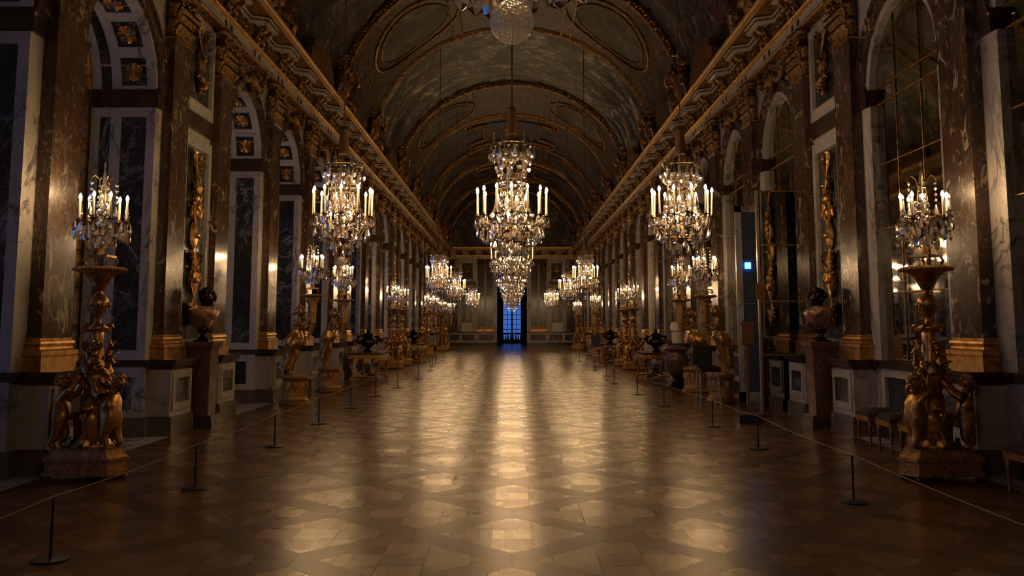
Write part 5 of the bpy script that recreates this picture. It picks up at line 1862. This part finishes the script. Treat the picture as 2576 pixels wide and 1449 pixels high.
# ------------------------------------------------------------------ seated gilt putti and leafy trophies above the cornice
def cluster_me(seed):
    r = random.Random(seed); m_ = MB()
    m_.ball((0.0, 0, 0.55), 0.34, 12, 8, (0.35, 0.9, 1.3))
    m_.ball((0.1, 0, 0.55), 0.22, 10, 6, (0.35, 0.9, 1.3))
    for q in range(9):
        a = -0.3 + (pi + 0.6) * q / 8
        m_.leaf((0.02, cos(a) * 0.28, 0.55 + sin(a) * 0.40), (1, 0, 0.1), (0, cos(a), sin(a)), 0.34, 0.22, 0.3)
    for sg in (-1, 1):
        m_.tube([(0.05, sg * 0.25, 0.9), (0.12, sg * 0.5, 0.95), (0.1, sg * 0.62, 0.75), (0.05, sg * 0.5, 0.62)], [0.05, 0.06, 0.05, 0.03], 6)
        for q in range(10):
            m_.ball((r.uniform(0.0, 0.15), sg * r.uniform(0.3, 0.75), r.uniform(0.05, 0.3)), r.uniform(0.05, 0.09), 6, 4)
        for q in range(4):
            m_.leaf((0.05, sg * (0.35 + 0.12 * q), 0.15), (1, 0, 0), (0, sg * 0.4, 1), 0.30, 0.18, 0.35)
    return m_.mesh('gilt_cartouche', 'goldstucco', True)
clm = cluster_me(3)
pgs = putto_m.copy(); pgs.materials.clear(); pgs.materials.append(M['goldstucco'])
for s in (-1, 1):
    for (a, b) in ribs:
        for yy_ in (a, b):
            if yy_ < 5: continue
            o = put(clm, 'gilt_cartouche', ceil, (s * (W - 0.42), yy_, CORN_TOP), wrz(s), scale=(1.25, 1.25, 1.3))
            for sg in (-1, 1):
                put(pgs, 'gilt_putto', o, (0.05, sg * 0.62, -0.02), -sg * 0.9, scale=(1.3, 1.3, 1.25))
            # rolled stucco console behind, rising along the vault
    for (a, b) in fields:
        ym = (a + b) / 2
        if ym < 5 or ym > 66: continue
        m_ = MB()
        pts = [(-1.25, 0.0), (-1.25, 0.28), (-1.05, 0.34), (-1.0, 0.5), (-0.8, 0.62), (0, 0.70), (0.8, 0.62), (1.0, 0.5), (1.05, 0.34), (1.25, 0.28), (1.25, 0.0)]
        n = len(pts)
        vs = [(0.0, p[0], p[1]) for p in pts] + [(0.16, p[0], p[1]) for p in pts]
        m_.add(vs, [tuple(range(n)), tuple(range(2 * n - 1, n - 1, -1))] + [(i, n + i, n + i + 1, i + 1) for i in range(n - 1)])
        o = m_.build('stucco_tablet', 'golddark', ceil, (s * (W - 0.50), ym, CORN_TOP), wrz(s))

# ------------------------------------------------------------------ busts on tall pedestals
def bust_parts():
    m_ = MB(); R_, seg = 14, 28; vs = []; fs = []
    for i in range(R_ + 1):
        t = i / R_
        z = 0.16 + 0.41 * t
        ry = (0.07 + 0.20 * (t / 0.6) ** 0.75) if t < 0.6 else (0.27 if t < 0.78 else 0.27 * (1 - ((t - 0.78) / 0.22) ** 1.6 * 0.74))
        rx = ry * 0.55 + 0.025
        for k in range(seg):
            a = 2 * pi * k / seg
            f = 0.92 + 0.17 * abs(sin(2.5 * a + 5 * t)) + 0.07 * sin(7 * a - 10 * t)
            vs.append((rx * f * cos(a) + 0.05 * sin(pi * t) * (cos(a) > 0), ry * f * sin(a), z + 0.05 * cos(a) * (1 - t) - 0.06 * (1 - t) * abs(sin(a))*-1))
    for i in range(R_):
        for k in range(seg):
            k2 = (k + 1) % seg
            fs.append((i * seg + k, i * seg + k2, (i + 1) * seg + k2, (i + 1) * seg + k))
    fs.append(tuple(range(seg - 1, -1, -1))); fs.append(tuple(R_ * seg + k for k in range(seg)))
    m_.add(vs, fs)
    for q in range(6):
        y0 = 0.24 - 0.07 * q
        m_.tube([(0.02, 0.25 - 0.03 * q, 0.47 - 0.01 * q), (0.15, 0.12 - 0.05 * q, 0.42 - 0.03 * q), (0.15, -0.05 - 0.03 * q, 0.34 - 0.02 * q), (0.08, -0.16 + 0.01 * q, 0.26 - 0.01 * q)], [0.016, 0.036, 0.034, 0.014], 6)
    m_.tube([(0.0, -0.26, 0.44), (0.10, -0.12, 0.52), (0.12, 0.02, 0.50), (0.10, 0.14, 0.53), (0.0, 0.24, 0.46)], [0.035, 0.045, 0.04, 0.045, 0.035], 6)
    drap = m_.mesh('draped_shoulders', 'pink', 2)
    h = MB(); h.lathe([(0.09, 0.44), (0.075, 0.52), (0.07, 0.56), (0.07, 0.60)], 14, (0.01, 0, 0))
    head_mb(h, (0.04, 0, 0.685), 0.15, 0.0, 0.05, 0, 'curly', 12)
    head = h.mesh('head', 'bronze', 2)
    s_ = MB(); s_.box(-0.12, 0.12, -0.12, 0.12, 0, 0.03); s_.lathe([(0.11, 0.03), (0.09, 0.05), (0.055, 0.08), (0.05, 0.13), (0.09, 0.17), (0.10, 0.2)], 16)
    soc = s_.mesh('socle', 'bronze', True)
    return drap, head, soc
BP = bust_parts()
def bust(label, loc, rz, yaw=0.0, mats=None):
    root = thing('bust', label, 'bust', loc, rz, None)
    put(BP[0], 'draped_shoulders', root); put(BP[1], 'head', root, rz=yaw); put(BP[2], 'socle', root)
    return root
def ped_pillar(label, loc, rz, h, w=0.42, group=None):
    root = thing('pedestal', label, 'pedestal', loc, rz, group)
    hw = w / 2
    m_ = MB()
    for (z0, z1, e) in ((0, 0.12, 0.055), (0.12, 0.17, 0.04), (0.17, 0.20, 0.02)): m_.box(-hw - e + .03, hw + e, -hw - e, hw + e, z0, z1)
    m_.build('foot_moulding', 'darkbrown', root)
    m_ = MB()
    n_ = 4
    vs = [(-hw + .04, -hw + .04, 0.2), (hw - .04, -hw + .04, 0.2), (hw - .04, hw - .04, 0.2), (-hw + .04, hw - .04, 0.2), (-hw + .015, -hw + .015, h - 0.12), (hw - .015, -hw + .015, h - 0.12), (hw - .015, hw - .015, h - 0.12), (-hw + .015, hw - .015, h - 0.12)]
    m_.add(vs, [(0, 3, 2, 1), (4, 5, 6, 7), (0, 1, 5, 4), (1, 2, 6, 5), (2, 3, 7, 6), (3, 0, 4, 7)])
    m_.build('shaft', 'porphyry', root)
    m_ = MB(); m_.box(-hw + 0.005, hw, -hw, hw, h - 0.12, h - 0.08); m_.box(-hw + .0, hw + .025, -hw - .025, hw + .025, h - 0.08, h - 0.03); m_.box(-hw + 0, hw + 0.03, -hw - 0.03, hw + 0.03, h - 0.03, h)
    m_.build('cap', 'porphyry', root)
    return root
PH = 1.34
for s in (-1, 1):
    wd = 'window wall' if s < 0 else 'mirror wall'
    ped_pillar('tall square red-brown marble pedestal under the bust by the %s' % wd, (s * 4.94, 14.1, 0), wrz(s), PH)
    bust('marble bust with dark head and draped pinkish shoulders by the %s' % wd, (s * 4.94, 14.1, PH), wrz(s), -0.5 if s < 0 else 0.5)

# ------------------------------------------------------------------ console tables with vases
def table(label, loc, rz, dark, group):
    # depth along x (0.97), length along y (2.0)
    root = thing('console_table', label, 'table', loc, rz, group)
    gm = 'golddark' if dark else 'goldcarved'
    m_ = MB(); m_.box(-0.50, 0.50, -1.02, 1.02, 0.77, 0.81); m_.box(-0.485, 0.485, -1.0, 1.0, 0.755, 0.77)
    m_.build('table_top', 'porphyry' if not dark else 'darkbrown', root)
    m_ = MB(); m_.box(-0.45, 0.45, -0.96, 0.96, 0.62, 0.755)
    for k in range(5):
        m_.leaf((0.45, -0.8 + 0.4 * k, 0.66), (1, 0, 0), (0, 0, -1), 0.16, 0.2, 0.2)
        m_.ball((0.45, -0.6 + 0.4 * k, 0.60), 0.05, 6, 4)
    for k in range(3):
        m_.leaf((-0.3 + 0.3 * k, -0.96, 0.66), (0, -1, 0), (0, 0, -1), 0.18, 0.2, 0.2)
    m_.build('carved_apron', gm, root)
    lg = MB()
    pts = [(0, 0, 0.64), (0.05, 0, 0.56), (0.04, 0, 0.42), (-0.02, 0, 0.26), (-0.02, 0, 0.14), (0.03, 0, 0.05), (0.05, 0, 0.02)]
    lg.tube(pts, [0.075, 0.07, 0.05, 0.035, 0.03, 0.04, 0.05], 8)
    lg.leaf((0.05, 0, 0.62), (1, 0, 0), (0, 0, -1), 0.22, 0.14, 0.25); lg.ball((0.03, 0, 0.03), 0.05, 8, 4)
    lm = lg.mesh('leg', gm, True)
    for sx in (-1, 1):
        for sy in (-1, 1): put(lm, 'leg', root, (sx * 0.37, sy * 0.86, 0), 0 if sx > 0 else pi)
    m_ = MB(); m_.tube([(-0.35, -0.84, 0.10), (0, -0.3, 0.14), (0, 0.3, 0.14), (-0.35, 0.84, 0.10)], 0.035, 6); m_.tube([(0.35, -0.84, 0.10), (0, -0.3, 0.14)], 0.035, 6); m_.tube([(0.35, 0.84, 0.10), (0, 0.3, 0.14)], 0.035, 6)
    m_.lathe([(0.10, 0.10), (0.14, 0.18), (0.10, 0.26), (0.05, 0.32), (0.02, 0.36)], 12); m_.tube([(-0.38, -0.86, 0.1), (0.38, -0.86, 0.1)], 0.03, 6)
    m_.build('stretcher', gm, root, smooth=True)
    return root
def vase(label, loc, rz, group, h=0.55):
    root = thing('vase', label, 'vase', loc, rz, group)
    m_ = MB(); m_.lathe([(0.11, 0), (0.12, 0.03), (0.07, 0.07), (0.06, 0.11), (0.14, 0.17), (0.20, 0.25), (0.19, 0.33), (0.13, 0.38), (0.12, 0.41), (0.17, 0.43), (0.16, 0.455)], 20, lobes=10, amp=0.04)
    m_.build('vase_body', 'bronze', root, smooth=True)
    m_ = MB(); m_.lathe([(0.15, 0.45), (0.12, 0.49), (0.05, 0.52), (0.03, 0.55), (0.05, 0.58), (0.01, 0.62)], 14)
    m_.build('lid', 'bronze', root, smooth=True)
    hm = MB(); hm.tube([(0.18, 0, 0.24), (0.26, 0, 0.28), (0.28, 0, 0.37), (0.22, 0, 0.42), (0.15, 0, 0.40)], [0.03, 0.028, 0.03, 0.026, 0.02], 7); hm.ball((0.25, 0, 0.40), 0.045, 7, 5); hm.leaf((0.20, 0, 0.2), (1, 0, 0), (0.3, 0, 1), 0.16, 0.1, 0.3)
    hmm = hm.mesh('handle', 'bronze', True)
    put(hmm, 'handle', root, rz=0); put(hmm, 'handle', root, rz=pi)
    return root
tl = {(-1, 0): ('gilded carved console table with red marble top by the window wall, nearer of two', False),
      (-1, 1): ('gilded carved console table by the window wall, beyond the first pair of cherub torcheres', False),
      (1, 0): ('dark carved console table with curved legs by the mirror wall, nearer of two', True),
      (1, 1): ('dark console table by the mirror wall, farther of the two', True)}
for (s, k), (lab, dk) in tl.items():
    y_ = 26.55 + 12.25 * k
    table(lab, (s * 4.28, y_, 0), wrz(s), dk, 'console tables')
    vase('dark bronze lidded vase standing on the %s console table by the %s' % ('nearer' if k == 0 else 'farther', 'window wall' if s < 0 else 'mirror wall'), (s * 4.28, y_ - 0.35, 0.81), 0.3, 'dark vases on the console tables').scale = (1.15, 1.15, 1.1)

# large porphyry urn and pale bust behind it (mirror side)
u = thing('urn', 'large red porphyry urn with lid on a dark foot, beside the mirror wall table', 'urn', (4.27, 22.95, 0))
m_ = MB(); m_.lathe([(0.26, 0), (0.27, 0.05), (0.20, 0.09), (0.13, 0.15), (0.10, 0.22), (0.13, 0.28)], 22); m_.build('urn_foot', 'bronze', u, smooth=True)
m_ = MB(); m_.lathe([(0.10, 0.27), (0.20, 0.34), (0.28, 0.48), (0.31, 0.66), (0.30, 0.80), (0.26, 0.88), (0.27, 0.93), (0.33, 0.97), (0.33, 1.0), (0.22, 1.04), (0.10, 1.07)], 26); m_.build('urn_body', 'porphyry', u, smooth=True)
hm = MB(); hm.tube([(0.29, 0, 0.86), (0.38, 0, 0.84), (0.39, 0, 0.74), (0.30, 0, 0.66)], 0.025, 6); hm = hm.mesh('handle', 'porphyry', True)
put(hm, 'handle', u, rz=0); put(hm, 'handle', u, rz=pi)
u2 = thing('marble_vase', 'pale marble vase on a dark stand behind the porphyry urn', 'vase', (4.62, 24.6, 0))
m_ = MB(); m_.box(-0.24, 0.24, -0.24, 0.24, 0, 0.10); m_.box(-0.19, 0.19, -0.19, 0.19, 0.10, 1.02); m_.box(-0.23, 0.23, -0.23, 0.23, 1.02, 1.10); m_.build('stand', 'darkbrown', u2)
m_ = MB(); m_.lathe([(0.14, 1.10), (0.15, 1.14), (0.16, 1.30), (0.17, 1.38), (0.10, 1.42), (0.19, 1.45), (0.20, 1.56), (0.16, 1.66), (0.10, 1.70)], 22); m_.build('vase_body', 'statue', u2, smooth=True)

# ------------------------------------------------------------------ door leaves, exit sign, sign stands, chair
d = struct('door_1', (0, 0, 0))
dx0, dx1, dy = 4.52, 5.28, 16.03
m_ = MB()
for (a, b) in ((dx0, dx0 + 0.035), (dx1 - 0.035, dx1)): m_.box(a, b, dy - 0.02, dy + 0.03, 0.02, 4.08)
for z in (0.02, 1.05, 2.02, 3.05, 4.05): m_.box(dx0, dx1, dy - 0.025, dy + 0.03, z, z + 0.03)
m_.build('gilt_door_frame', 'golddark', d)
for z0, z1 in ((1.08, 2.02), (2.05, 3.05), (3.08, 4.05)):
    m_ = MB(); m_.box(dx0 + 0.035, dx1 - 0.035, dy - 0.008, dy + 0.02, z0, z1); m_.build('mirror_pane', 'mirror', d)
m_ = MB(); m_.box(dx0 + 0.035, dx1 - 0.035, dy - 0.008, dy + 0.02, 0.05, 1.05); m_.build('mirror_pane', 'mirror', d)
m_ = MB(); m_.box(dx0 - 0.02, dx0, dy - 0.03, dy + 0.035, 0.02, 4.08); m_.box(dx0 + 0.012, dx0 + 0.024, dy - 0.035, dy - 0.02, 0.02, 4.08); m_.build('steel_edge', 'steel', d)
d2 = struct('door_2', (0, 0, 0))
ex0, ex1, ey = 4.66, 5.28, 18.17
m_ = MB()
m_.box(ex0, ex0 + 0.13, ey - 0.03, ey + 0.03, 0.02, 4.08); m_.box(ex1 - 0.03, ex1, ey - 0.03, ey + 0.03, 0.02, 4.08)
m_.box(ex0, ex1, ey - 0.03, ey + 0.03, 3.95, 4.08); m_.box(ex0, ex1, ey - 0.03, ey + 0.03, 0.02, 0.24)
m_.build('white_marble_door_frame', 'white', d2)
m_ = MB(); m_.box(ex0 + 0.13, ex1 - 0.03, ey, ey + 0.02, 0.24, 3.95)
for (z0, z1) in ((0.4, 1.1), (1.3, 1.9), (2.15, 2.7), (2.9, 3.3), (3.4, 3.85)):
    frame = MB()
    for (a, b) in ((ex0 + 0.17, ex0 + 0.36), ):
        m_.box(a, b, ey - 0.012, ey, z0, z0 + 0.02); m_.box(a, b, ey - 0.012, ey, z1 - 0.02, z1); m_.box(a, a + 0.02, ey - 0.012, ey, z0, z1); m_.box(b - 0.02, b, ey - 0.012, ey, z0, z1)
m_.box(ex0 + 0.395, ex0 + 0.41, ey - 0.012, ey, 0.3, 3.95)
m_.build('panelled_infill', 'bluewood', d2)
m_ = MB()
for z in (1.20, 2.03, 2.93): m_.box(ex0 + 0.12, ex1 - 0.02, ey - 0.035, ey - 0.02, z, z + 0.025)
m_.build('glazing_bars', 'steel', d2)
es = thing('exit_sign', 'small glowing blue exit sign with a white arrow on the open door leaf', 'sign', (ex0 + 0.235, ey - 0.03, 2.83))
m_ = MB(); m_.box(-0.062, 0.062, -0.03, 0.0, -0.068, 0.068); m_.build('light_box', 'exit_blue', es)
m_ = MB(); m_.add([(-0.03, -0.034, -0.03), (-0.03, -0.034, 0.03), (0.035, -0.034, 0.0)], [(0, 2, 1)])
for (x0_, x1_, z0_, z1_) in ((-0.05, 0.05, 0.043, 0.052), (-0.05, 0.05, -0.052, -0.043), (-0.05, -0.041, -0.052, 0.052), (0.041, 0.05, -0.052, 0.052)): m_.box(x0_, x1_, -0.034, -0.031, z0_, z1_)
m_.build('arrow', 'exit_white', es)

st = thing('sign_stand', 'slim wooden sign stand with slatted box on a black block base by the doors', 'sign', (3.93, 14.75, 0))
m_ = MB(); m_.box(-0.20, 0.20, -0.17, 0.17, 0, 0.13); m_.build('base_block', 'blackmetal', st)
m_ = MB(); m_.box(-0.018, 0.018, -0.015, 0.015, 0.13, 1.30); m_.build('pole', 'signwood', st)
m_ = MB(); m_.box(-0.09, 0.11, -0.03, 0.03, 1.27, 1.62); m_.box(-0.13, 0.14, -0.045, 0.045, 1.62, 1.645); m_.ball((-0.06, 0, 1.67), 0.02, 6, 4)
for k in range(7): m_.box(-0.085 + k * 0.028, -0.07 + k * 0.028, -0.038, -0.03, 1.28, 1.61)
m_.build('sign_box', 'signwood', st)
st2 = thing('sign_stand', 'tall thin post with a small square brown notice beside the mirrored door', 'sign', (4.465, 15.78, 0))
m_ = MB(); m_.lathe([(0.14, 0), (0.14, 0.015), (0.02, 0.025)], 16); m_.build('base_plate', 'blackmetal', st2)
m_ = MB(); m_.box(-0.01, 0.01, -0.01, 0.01, 0.02, 2.10); m_.build('pole', 'signwood', st2)
m_ = MB(); m_.box(-0.085, 0.085, -0.02, -0.012, 2.06, 2.36); m_.build('notice_board', 'signwood', st2)
m_ = MB()
for k in range(5): m_.box(-0.06, 0.055 - 0.01 * (k % 3), -0.022, -0.02, 2.14 + 0.035 * k, 2.148 + 0.035 * k)
m_.build('lettering_lines', 'blackmetal', st2)

ch = thing('high_chair', 'black padded high chair on pale steel tube legs by the mirror wall', 'chair', (3.80, 17.3, 0))
m_ = MB(); m_.box(-0.16, 0.24, -0.22, 0.18, 0.70, 0.79); m_.build('seat', 'blackleather', ch)
m_ = MB(); m_.box(-0.22, 0.16, 0.18, 0.22, 0.80, 1.20); m_.box(-0.215, 0.155, -0.19, 0.18, 0.80, 0.82); m_.build('backrest', 'blackleather', ch)
for (sx, sy) in ((-0.20, -0.20), (0.20, -0.20), (-0.20, 0.2), (0.20, 0.2)):
    m_ = MB(); m_.tube([(sx * 0.85 + 0.02, sy * 0.9, 0.70), (sx + 0.03, sy, 0.0)], 0.014, 6); m_.build('leg', 'steel', ch, smooth=True)
m_ = MB(); m_.tube([(-0.16, -0.19, 0.33), (0.22, -0.19, 0.33), (0.22, 0.19, 0.33), (-0.16, 0.19, 0.33), (-0.16, -0.19, 0.33)], 0.011, 6); m_.build('stretcher', 'steel', ch, smooth=True)
ch2 = thing('high_chair', 'small far black padded high chair on pale legs beside the mirror wall', 'chair', (3.55, 36.8, 0))
for o_ in list(COL.objects):
    if o_.parent == ch:
        c_ = o_.copy(); COL.objects.link(c_); c_.parent = ch2

# ------------------------------------------------------------------ stools
def stool(label, loc, rz):
    root = thing('stool', label, 'stool', loc, rz, 'upholstered stools by the mirror wall')
    m_ = MB(); m_.box(-0.25, 0.25, -0.22, 0.22, 0.40, 0.43)
    vs = []; fs = []; n = 8
    for j in range(n + 1):
        for i in range(n + 1):
            u, v = i / n * 2 - 1, j / n * 2 - 1
            vs.append((u * 0.25, v * 0.22, 0.43 + 0.065 * (1 - abs(u) ** 4) ** 0.5 * (1 - abs(v) ** 4) ** 0.5))
    for j in range(n):
        for i in range(n): a = j * (n + 1) + i; fs.append((a, a + 1, a + n + 2, a + n + 1))
    m_.add(vs, fs); m_.build('cushion', 'velvet', root, smooth=True)
    m_ = MB(); m_.box(-0.245, 0.245, -0.215, 0.215, 0.33, 0.40); m_.box(-0.25, 0.25, -0.22, 0.22, 0.385, 0.398)
    m_.build('apron', 'golddark', root)
    lg = MB(); lg.lathe([(0.012, 0), (0.018, 0.02), (0.014, 0.05), (0.022, 0.24), (0.03, 0.27), (0.022, 0.29), (0.03, 0.33), (0.03, 0.38)], 10)
    lm = lg.mesh('leg', 'golddark', True)
    for sx in (-1, 1):
        for sy in (-1, 1): put(lm, 'leg', root, (sx * 0.215, sy * 0.185, 0))
    return root
for lab, x_, y_ in (('dark upholstered gilt stool, farthest of the three behind the cherub torchere', 4.95, 11.95), ('dark upholstered gilt stool, middle one of three by the mirror', 4.95, 11.3),
                    ('dark upholstered gilt stool just behind the cherub torchere plinth', 4.95, 10.65), ('dark upholstered gilt stool at the right edge in front of the torchere', 4.98, 8.4)):
    stool(lab, (x_, y_, 0), pi)

# ------------------------------------------------------------------ barrier posts and cords
postb = MB(); postb.lathe([(0.125, 0), (0.125, 0.012), (0.11, 0.018), (0.02, 0.022)], 24); pb_m = postb.mesh('base_plate', 'blackmetal', True)
posts = MB(); posts.lathe([(0.011, 0.02), (0.011, 0.405), (0.008, 0.42)], 8); ps_m = posts.mesh('post', 'blackmetal', True)
LP = [(-3.14, 2.9), (-3.16, 6.19), (-3.12, 8.82), (-3.14, 11.8), (-3.15, 14.5), (-3.12, 17.2), (-3.08, 20.0), (-2.93, 22.7), (-2.80, 26.5), (-2.89, 31.2), (-3.08, 34.2), (-3.16, 36.5), (-3.17, 40.5), (-3.30, 44.0), (-3.2, 53.3)]
RP = [(3.05, 4.3), (3.10, 8.15), (3.20, 11.6), (3.18, 14.1), (3.03, 17.7), (2.90, 20.5), (2.80, 24.3), (2.97, 27.9), (2.95, 31.4), (2.98, 35.5), (2.98, 39.1), (3.05, 42.1), (3.1, 46.3), (2.75, 52.5)]
for s, PL in ((-1, LP), (1, RP)):
    wd = 'left' if s < 0 else 'right'
    for i, (x_, y_) in enumerate(PL):
        nth = ['out of frame', 'first', 'second', 'third', 'fourth', 'fifth', 'sixth', 'seventh', 'eighth', 'ninth', 'tenth', 'eleventh', 'twelfth', 'thirteenth', 'fourteenth'][i]
        if i == 0: continue
        root = thing('barrier_post', 'low black barrier post on a round base, %s in the row on the %s' % ('nearest' if i == 1 else nth, wd), 'post', (x_, y_, 0), 0, 'low barrier posts on the %s' % wd)
        put(pb_m, 'base_plate', root); put(ps_m, 'post', root)
    pts = []
    for i in range(len(PL) - 1):
        (xa, ya), (xb, yb) = PL[i], PL[i + 1]
        for q in range(8):
            t = q / 8
            pts.append((xa + (xb - xa) * t, ya + (yb - ya) * t, 0.427 - 4 * 0.022 * t * (1 - t)))
    pts.append((PL[-1][0], PL[-1][1], 0.427))
    m_ = MB(); m_.tube(pts, 0.0042, 5)
    o = m_.build('barrier_rope', 'rope', None, smooth=True)
    o['label'] = 'thin pale cord strung along the low barrier posts on the %s' % wd; o['category'] = 'rope'

# ------------------------------------------------------------------ two white statues in the far niches
sfig = fm.copy(); 
hb = MB(); head_mb(hb, (0.10, 0, 1.205), 0.108, 0, 0, 0, 'curly', 14)
sm = join_mesh(fm, hb, 'statue_body', 'statue')
for dm_, dd in (('left', -1), ('right', 1)):
    root = thing('statue', 'pale marble statue in the niche %s of the far doorway' % dm_, 'statue', (dd * 3.56, F - 0.20, 0.0), -pi / 2)
    m_ = MB(); m_.box(-0.17, 0.17, -0.42, 0.42, 1.11, 1.72); m_.box(-0.18, 0.19, -0.46, 0.46, 1.72, 1.80); m_.box(-0.18, 0.19, -0.46, 0.46, 1.10, 1.16)
    m_.build('statue_pedestal', 'statue', root)
    f = put(sm, 'statue_body', root, (0.05, 0, 1.80), dd * 0.4, scale=(1.2, 1.5, 1.5))
    dr = drape_half.copy(); dr.materials.clear(); dr.materials.append(M['statue'])
    put(dr, 'marble_drapery', f)
